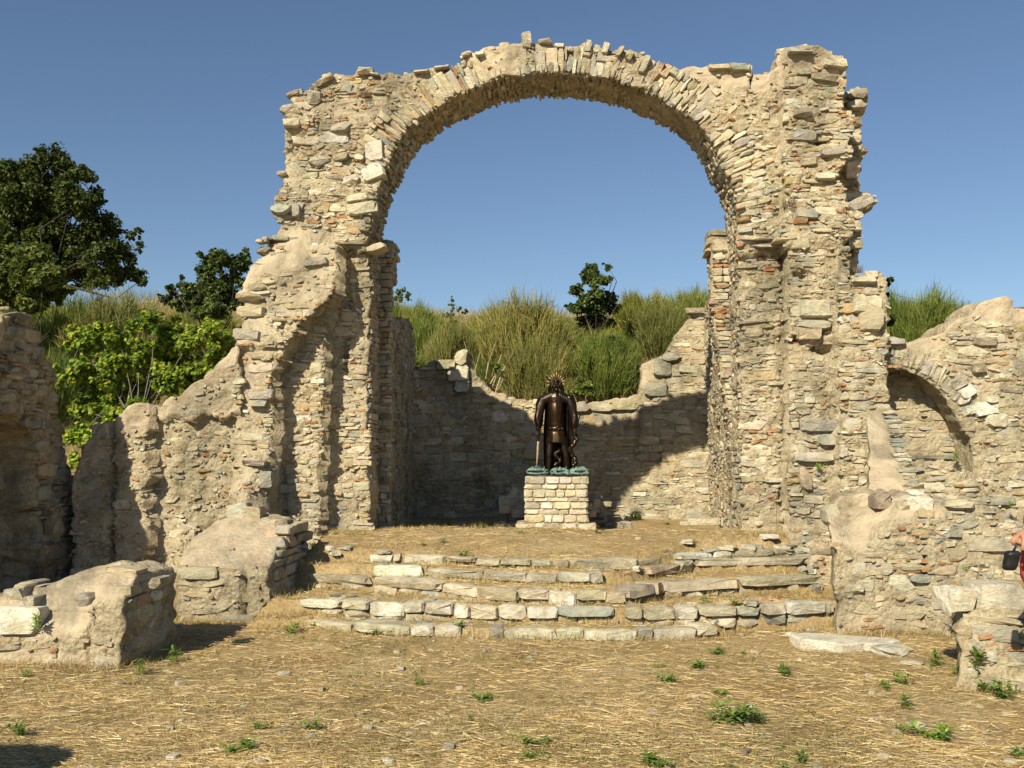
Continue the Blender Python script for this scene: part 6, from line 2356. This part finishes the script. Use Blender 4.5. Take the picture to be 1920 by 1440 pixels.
WEEDS = [  # X, Y foot, width px, mesh, label
    (585, 1372, 62, 0, 'larger green weed right of its twin in the straw at lower left'), (484, 1372, 50, 1, 'green weed left of its larger twin in the straw at lower left'), (40, 1380, 75, 2, 'dark green weed at the lower left corner above the shadow'), (786, 1282, 40, 0, 'small green weed alone in the straw below the left end of the steps'),
    (1345, 1228, 50, 4, 'upper flat weed patch of the group right of centre'), (1310, 1255, 60, 4, 'flat weed patch under the upper one right of centre'), (1470, 1268, 62, 4, 'flat weed patch right of the others, below the marble slab'), (1238, 1254, 34, 4, 'little flat weed patch leftmost of the group right of centre'), (1250, 1284, 60, 4, 'thin low weed patch below the leftmost one right of centre'),
    (1352, 1306, 46, 4, 'weed patch below the middle of the group right of centre'), (1395, 1228, 26, 4, 'tiny weed patch right of the upper flat one'), (1380, 1358, 130, 4, 'long green weed patch in the straw near the bottom right of centre'), (1345, 1362, 60, 0, 'bushier weed at the left end of the long patch near the bottom'), (1420, 1358, 60, 1, 'bushier weed at the right end of the long patch near the bottom'),
    (1690, 1290, 60, 0, 'green weed in the straw left of the right low wall foot'), (1660, 1292, 50, 4, 'flat weed spreading left of the green weed by the low wall'), (1880, 1318, 95, 1, 'big bright weed clump at the right edge below the low wall'), (1850, 1300, 60, 2, 'weed clump leaning on the foot of the right low wall'), (1752, 1255, 42, 3, 'upright weed at the left corner of the right low wall'), (1800, 1272, 34, 3, 'small upright weed at the middle of the right low wall foot'), (1830, 1250, 44, 3, 'leafy weed climbing the right low wall'),
    (1700, 1330, 40, 3, 'thin weed shoots in the straw at lower right'), (1750, 1390, 110, 4, 'wide weed patch at the lower right'), (1690, 1375, 44, 0, 'small weed above the wide patch at the lower right'), (1910, 1420, 60, 0, 'dark weed at the lower right corner'), (1500, 1432, 40, 3, 'upright weed at the bottom edge right of centre'), (1000, 1400, 80, 4, 'dull weed patch near the bottom edge at the centre'), (1000, 1425, 60, 4, 'weed tips at the bottom edge of the centre'), (1230, 1436, 90, 4, 'low weed patch at the bottom edge right of the centre'),
    (870, 1052, 44, 0, 'green weed growing on the second highest step'), (830, 1018, 28, 1, 'green weed on the raised floor above the steps'), (795, 1026, 22, 2, 'small olive weed on the raised floor left of the green one'), (585, 1036, 30, 1, 'green weed in the shadow beside the two tiered stub'), (1320, 1128, 36, 0, 'green weed under the broken slab on the right of the steps'), (1370, 1066, 14, 3, 'little weed shoot before the upper right slab'), (1385, 1166, 46, 4, 'low weed on the lowest tread at the right of the steps'),
    (1122, 998, 26, 4, 'weed at the right corner of the plinth base'), (1190, 978, 46, 0, 'weed in the shadow right of the plinth'), (975, 1000, 24, 2, 'weed at the left corner of the plinth base'), (1250, 985, 20, 4, 'small weed left of the long pale block'), (262, 1268, 36, 3, 'tall leafy weed at the shaded corner of the near plastered stub'), (322, 1240, 44, 3, 'dark weed at the back corner of the near plastered stub'), (48, 1275, 40, 1, 'green weed at the foot of the near plastered stub'), (545, 1190, 60, 2, 'weed clump between the second stub and the lowest step'), (590, 1180, 40, 4, 'dull weed left of the lowest step'),
    (450, 1405, 90, 4, 'faint weed patch at the bottom left below the twin weeds'), (905, 1310, 70, 4, 'faint greyish weed patch at the centre of the straw'), (880, 1355, 18, 3, 'tiny weed right of the twin weeds in the straw'), (1470, 1436, 40, 4, 'weed tips at the bottom right edge'), (720, 1190, 60, 4, 'thin weeds before the lowest step at the left'), (860, 1180, 40, 4, 'weed against the lowest step at the centre'),
]
for X, Y, wpx, mi, lab in WEEDS:
    z0 = 0.0
    if X > 1745 and Y < 1320 and X < 1900 and mi == 3 and Y < 1260 and X > 1820:
        q = P(X, Y, 6.95)
        z0 = q[2]
    else:
        q = ground_at(X, Y)
        z0 = q[2]
    o = bpy.data.objects.new('green_weed', WEED[mi])
    COL.objects.link(o)
    span = {0: .3, 1: .3, 2: .3, 3: .2, 4: .44}[mi]
    sc_ = 1.15 * wpx * q[1] / FPX / span
    o.location = (q[0], q[1], z0 - .008)
    o.scale = (sc_, sc_, sc_ * (.8 if mi != 4 else min(.75, .8 / max(.6, sc_))))
    o.rotation_euler = (0, 0, rv.uniform(0, 6.28))
    tag(o, lab, 'weed', 'green weeds in the straw and on the steps')


def wall_plant(name, me, X, Y, d, size, lab, cat, tilt=-.7):
    q = P(X, Y, d)
    o = bpy.data.objects.new(name, me)
    COL.objects.link(o)
    o.location = q
    o.rotation_euler = (-tilt if False else tilt * -1.0, 0, 0)
    o.scale = (size, size, size)
    return tag(o, lab, cat)


DT = tuft_mesh(31, 130, .3, .16, .007, 'deadtuft', .25)
GT = tuft_mesh(32, 46, .55, .12, .007, 'bush', .7)
wall_plant('wall_weed', WEED[0], 1535, 880, 11.98, .55, 'bright green little weed growing out of the right pier face', 'weed', -.6)
wall_plant('wall_weed', WEED[3], 70, 1180, 7.3, .75, 'greyish leafy weed rooted in the near plastered stub', 'weed', -.3)
wall_plant('wall_weed', WEED[3], 1790, 868, 11.8, .8, 'weed shoots on the ledge of the blind niche', 'weed', -.2)
wall_plant('wall_weed', WEED[0], 1895, 948, 11.7, .5, 'small weed on the stepped courses at the right edge', 'weed', -.3)
wall_plant('wall_weed', WEED[2], 1812, 1075, 11.0, .7, 'yellowish weed behind the marble block on the right', 'weed', -.1)
wall_plant('dead_tuft', DT, 1478, 388, 12.0, .85, 'dry brown tuft growing on the upper right pier', 'dry plant', -.35)
wall_plant('dead_tuft', DT, 683, 180, 12.15, .62, 'dry brown tuft near the top of the left pier', 'dry plant', -.35)
wall_plant('dead_tuft', DT, 1607, 512, 12.2, .6, 'dry brown tuft on the ledge at the right side of the right pier', 'dry plant', -.2)
wall_plant('dead_tuft', DT, 1358, 452, 13.2, .55, 'dry brown tuft on the inner impost of the right pier', 'dry plant', -.3)
for X, Y, s_c, lab in [(728, 988, 1.25, 'large dark grass tuft in the shadow at the foot of the left pier'), (838, 990, 1.3, 'tall thin grass tuft standing before the shaded apse'), (905, 992, .6, 'short grass tuft at the edge of the shadow by the plinth'), (790, 990, .6, 'short grass tuft between the two taller tufts in the shade edge')]:
    q = ground_at(X, Y)
    o = bpy.data.objects.new('grass_tuft', GT)
    COL.objects.link(o)
    o.location = q
    o.scale = (s_c, s_c, s_c)
    o.rotation_euler = (0, 0, rv.uniform(0, 6))
    tag(o, lab, 'grass tuft')

# ------------------------------------------------------------------ straw lying all over the floor
NS = 150000
py_ = 1 / rv.uniform(1 / 15.6, 1 / 3.9, NS)
px_ = py_ * rv.uniform(-.66, .55, NS)
pt = np.stack([px_, py_, rough_z(px_, py_)], -1)
ok = (pt[:, 1] < 15.5) & (pt[:, 1] > 3.5) & ~((pt[:, 0] < -2.95) & (pt[:, 1] > 9.4)) & ~((pt[:, 0] > 2.4) & (pt[:, 1] > 8.95))
bare = fbm2(pt[:, 0], pt[:, 1], .8, 55, 3)
ok &= (bare + rv.normal(0, .35, NS)) > -.55
pt, z0 = pt[ok], rough_z(pt[ok][:, 0], pt[ok][:, 1])
n = len(pt)
az = rv.normal(0, .9, n) + np.where(rv.random(n) < .5, 0, np.pi)
el = rv.normal(.05, .12, n)
d = np.stack([np.cos(az) * np.cos(el), np.sin(az) * np.cos(el), np.sin(el)], -1)
L = rv.gamma(2.0, .034, n) + .025
L = np.clip(L, .03, .38)
pt[:, 2] = z0 + rv.uniform(.002, .022, n)
V, F = blades_np(rv, pt - d * (L / 2)[:, None], d, L, np.clip(rv.normal(.0027, .0011, n), .0013, .007) * (1 + .03 * pt[:, 1]), 0.05, 1)
zz_ = rough_z(V[:, 0], V[:, 1]) + .002 - V[:, 2]
V[:, 2] += np.clip(zz_, 0, None)
hi_ = (zz_.reshape(-1, 4).max(1) > .03)
F = F[~hi_]
o = add_np('straw_litter', V, F, M['straw'])
tag(o, 'cut dry straw littering the floor of the ruin', 'straw', kind='stuff')
# pebbles and clods
npb = 1000
yb_ = 1 / rv.uniform(1 / 12.5, 1 / 4.0, npb)
xb_ = yb_ * rv.uniform(-.64, .5, npb)
okb = ~((xb_ < -2.9) & (yb_ > 9.2)) & (fbm2(xb_, yb_, .9, 57, 2) + rv.normal(0, .4, npb) > 0)
xb_, yb_ = xb_[okb], yb_[okb]
zb_ = rough_z(xb_, yb_)
PS = Stones(5150)
for i in range(len(xb_)):
    an_, sz_ = rv.uniform(0, 6.28), rv.gamma(2, .008) + .008
    PS.put((xb_[i], yb_[i], zb_[i] + sz_ * .15), (math.cos(an_), math.sin(an_), 0), (-math.sin(an_), math.cos(an_), 0), (0, 0, 1), (sz_ * 1.4, sz_, sz_ * .7), pick(rv, [('cream', 3), ('tan', 4), ('grey', 2), ('white', 1), ('pink', 1), ('dark', 2)]), 'pebble')
pv, pf, pc, off_ = [], [], [], 0
for it in PS.items:
    v_, f_ = it[2][it[3]]
    pv.append(v_ @ it[4][:3, :3].T + it[4][:3, 3])
    pf.append(f_ + off_)
    pc.append(np.repeat(it[5][None], len(v_), 0))
    off_ += len(v_)
o = add_np('pebbles', np.concatenate(pv), np.concatenate(pf), M['rubble'], cols=np.concatenate(pc))
tag(o, 'pebbles and small stone chips strewn over the floor', 'pebbles', kind='stuff')
# short standing stubble
ns2 = 16000
k = rv.integers(0, n, ns2)
b2 = pt[k] + rv.normal(0, .1, (ns2, 3)) * [1, 1, 0]
b2[:, 2] = rough_z(b2[:, 0], b2[:, 1]) - .004
tf = fbm2(b2[:, 0], b2[:, 1], 2.0, 66, 2)
keep = tf + rv.normal(0, .25, ns2) > .1
b2 = b2[keep]
ns2 = len(b2)
d = np.stack([rv.normal(0, .5, ns2), rv.normal(0, .5, ns2), np.ones(ns2)], -1)
d /= np.linalg.norm(d, axis=1)[:, None]
V, F = blades_np(rv, b2, d, rv.uniform(.03, .12, ns2), rv.uniform(.003, .006, ns2), .4, 2)
o = add_np('dry_stubble', V, F, M['dry'])
tag(o, 'short dry grass stubble standing in patches on the floor', 'grass', kind='stuff')
# faint green herbs scattered through the straw
nh = 9000
hy = 1 / rv.uniform(1 / 9.0, 1 / 4.0, nh)
hx = hy * rv.uniform(-.66, .55, nh)
kp_ = (fbm2(hx, hy, 1.3, 88, 3) + rv.normal(0, .15, nh) > .55) & ~((hx < -3.2) & (hy > 7.1))
hx, hy = hx[kp_], hy[kp_]
nh = len(hx)
hx = np.repeat(hx, 4) + rv.normal(0, .025, nh * 4)
hy = np.repeat(hy, 4) + rv.normal(0, .025, nh * 4)
nh = len(hx)
d = np.stack([rv.normal(0, .6, nh), rv.normal(0, .6, nh), np.ones(nh) * .8], -1)
d /= np.linalg.norm(d, axis=1)[:, None]
V, F = blades_np(rv, np.stack([hx, hy, rough_z(hx, hy) - .004], -1), d, rv.uniform(.03, .09, nh), rv.uniform(.004, .009, nh), .5, 2)
o = add_np('ground_herbs', V, F, M['bush'])
tag(o, 'thin scattered green herbs in the straw', 'weeds', kind='stuff')
# fringe of dry grass at wall feet
fx, fy = [], []
for x0, y0, x1, y1, nn in [(-4.6, 7.2, -3.25, 7.2, 700), (-3.22, 7.3, -3.22, 8.1, 300), (-3.75, 9.15, -2.8, 9.15, 600), (-2.78, 9.2, -2.75, 10.6, 500), (-2.9, 11.45, -2.4, 11.6, 500), (2.4, 8.82, 3.45, 8.85, 700), (2.3, 9.0, 2.36, 11.2, 500), (2.68, 6.9, 3.9, 6.9, 700), (2.1, 11.5, 3.0, 11.5, 700), (-2.3, 12.3, .1, 12.6, 500), (-2.8, 8.7, -2.3, 9.3, 500), (3.4, 9.5, 4.6, 11.4, 500)]:
    t = rv.random(nn)
    fx.append(x0 + (x1 - x0) * t + rv.normal(0, .07, nn))
    fy.append(y0 + (y1 - y0) * t + rv.normal(0, .07, nn))
for _n, _z, _h, wx, wy in ROWW:
    nn = 1500
    x = rv.uniform(wx[0] - .15, wx[-1] + .1, nn)
    fx.append(x)
    fy.append(np.interp(x, wx, wy) + np.where(rv.random(nn) < .7, rv.normal(-.05, .03, nn), rv.normal(.3, .1, nn)))
fx, fy = np.concatenate(fx), np.concatenate(fy)
nf_ = len(fx)
b2 = np.stack([fx, fy, rough_z(fx, fy) - .01], -1)
d = np.stack([rv.normal(0, .4, nf_), rv.normal(0, .4, nf_), np.ones(nf_)], -1)
d /= np.linalg.norm(d, axis=1)[:, None]
V, F = blades_np(rv, b2, d, rv.uniform(.05, .17, nf_), rv.uniform(.003, .007, nf_), .4, 2)
o = add_np('dry_fringe', V, F, M['dry'])
tag(o, 'fringe of dry grass along the feet of walls and steps', 'grass', kind='stuff')

# ------------------------------------------------------------------ the man at the right edge
MD = 6.35
mx = P(1981, 1000, MD)[0]
man = empty('person', (mx, MD, 0), 'person in a red shirt and dark trousers, mostly cut off by the right edge', 'person')


def mp(dx, dy, z):
    return (mx + dx + .11 * float(smooth(1.05, 1.35, z)), MD + dy, z)


tr = Blobs()
for s in (-1, 1):
    tr.limb([mp(s * .095, 0, .86), mp(s * .115, -.01, .48), mp(s * .125, .01, .09)], [.098, .078, .062])
tr.limb([mp(-.07, 0, .93), mp(.07, 0, .93)], [.13, .13], flat=(1, .9, 1))
bd = Blobs()
bd.limb([mp(0, 0, .95), mp(0, .005, 1.15), mp(0, .01, 1.33), mp(0, .015, 1.42)], [.16, .165, .17, .13], flat=(1, .72, 1))
bd.limb([mp(0, .01, 1.45), mp(0, -.01, 1.56)], [.062, .058])
bd.ball(mp(0, -.02, 1.66), (.076, .095, .115))
bd.ball(mp(0, -.05, 1.60), (.055, .06, .06))
bd.ball(mp(0, -.118, 1.645), (.014, .022, .028), 8, 6)
for s in (-1, 1):
    bd.ball(mp(s * .078, -.01, 1.645), (.014, .03, .034), 8, 6)
    bd.ball(mp(s * .030, -.098, 1.668), (.020, .016, .008), 8, 6)
bd.ball(mp(0, -.105, 1.592), (.026, .014, .009), 8, 6)
arms = [(-1, [(-.175, .01, 1.38), (-.15, .03, 1.14), (-.315, -.12, 1.085)]), (1, [(.19, .01, 1.38), (.25, .03, 1.12), (.15, -.2, 1.09)])]
for s, pts in arms:
    bd.limb([mp(*p) for p in pts], [.050, .042, .032])
    hx, hy, hz = pts[2]
    # palm carried on from the wrist, four fingers curling round the strap, thumb from the side
    pc = np.array([hx - s * .02, hy - .055, hz + .0])
    bd.limb([mp(hx, hy, hz), mp(*pc)], [.028, .036], flat=(1, 1, .75))
    for k in range(4):
        z_ = hz + .033 - .021 * k
        ln_ = (.9, 1.0, .95, .75)[k]
        bd.limb([mp(pc[0] - s * .01, pc[1] - .012, z_), mp(pc[0] - s * .030 * ln_, pc[1] - .048 * ln_, z_ - .004), mp(pc[0] + s * .004, pc[1] - .066 * ln_, z_ - .010), mp(pc[0] + s * .026, pc[1] - .048 * ln_, z_ - .012)], [.0105, .0100, .0095, .0085])
    bd.limb([mp(pc[0] + s * .016, pc[1] + .01, hz + .03), mp(pc[0] + s * .030, pc[1] - .026, hz + .042), mp(pc[0] + s * .018, pc[1] - .058, hz + .036)], [.013, .012, .0095])
skin_o = bd.skin('body', M['skin'], man, 0.0085, 2, .4)
sh = Blobs()
sh.limb([mp(0, 0, .90), mp(0, .0, 1.02), mp(0, .005, 1.15), mp(0, .01, 1.33), mp(0, .012, 1.43)], [.235, .215, .18, .17, .11], flat=(1, .76, 1))
for s in (-1, 1):
    sh.limb([mp(s * .10, .012, 1.42), mp(s * .165, .012, 1.385), mp(s * .178, .02, 1.20)], [.085, .082, .070])
sh.skin('shirt', M['red'], man, 0.012, 3)
tr.skin('trousers', M['navy'], man, 0.012, 3)
for s in (-1, 1):
    fb = Blobs()
    fb.limb([mp(s * .125, .05, .045), mp(s * .135, -.08, .045), mp(s * .14, -.17, .035)], [.045, .048, .036], flat=(1, 1, .8))
    fb.skin('shoe', M['shoe'], man, 0.01, 2)
hr = Blobs()
hr.ball(mp(0, .0, 1.705), (.082, .098, .085))
hr.ball(mp(0, .045, 1.65), (.074, .06, .09))
hr.skin('hair', M['hair'], man, 0.012, 2)
for s in (-1, 1):
    v, f = ball_np(mp(s * .030, -.108, 1.654), (.011, .008, .007), 10, 7)
    add_np('eye', v, f, M['black'], man, True)
bagp = P(1896, 1050, MD - .22)
bag = empty('camera_bag', tuple(bagp), 'black camera bag hanging from the hand of the man in red', 'bag')
def pouch_ring(z, sx, sy):
    a_ = np.linspace(0, 2 * np.pi, 24, endpoint=False)
    k_ = (np.abs(np.cos(a_)) ** 4 + np.abs(np.sin(a_)) ** 4) ** -.25
    lean = .25 * z
    return np.stack([bagp[0] + lean + sx * k_ * np.cos(a_), bagp[1] + sy * k_ * np.sin(a_), np.full(24, bagp[2] + z)], -1)


loft('pouch', [pouch_ring(-.062, .024, .02), pouch_ring(-.054, .036, .03), pouch_ring(-.02, .041, .036), pouch_ring(.026, .041, .036), pouch_ring(.030, .044, .039), pouch_ring(.046, .042, .037), pouch_ring(.056, .028, .025)], M['black'], bag)
hand = np.array(mp(-.315 + .02, -.12 - .095, 1.085))
tube('strap', [bagp + [.015, 0, .05], bagp + [.035, -.005, .10], hand + [0, 0, -.03], hand + [.0, 0, .0]], [.008, .007, .007, .007], M['black'], bag, 6)
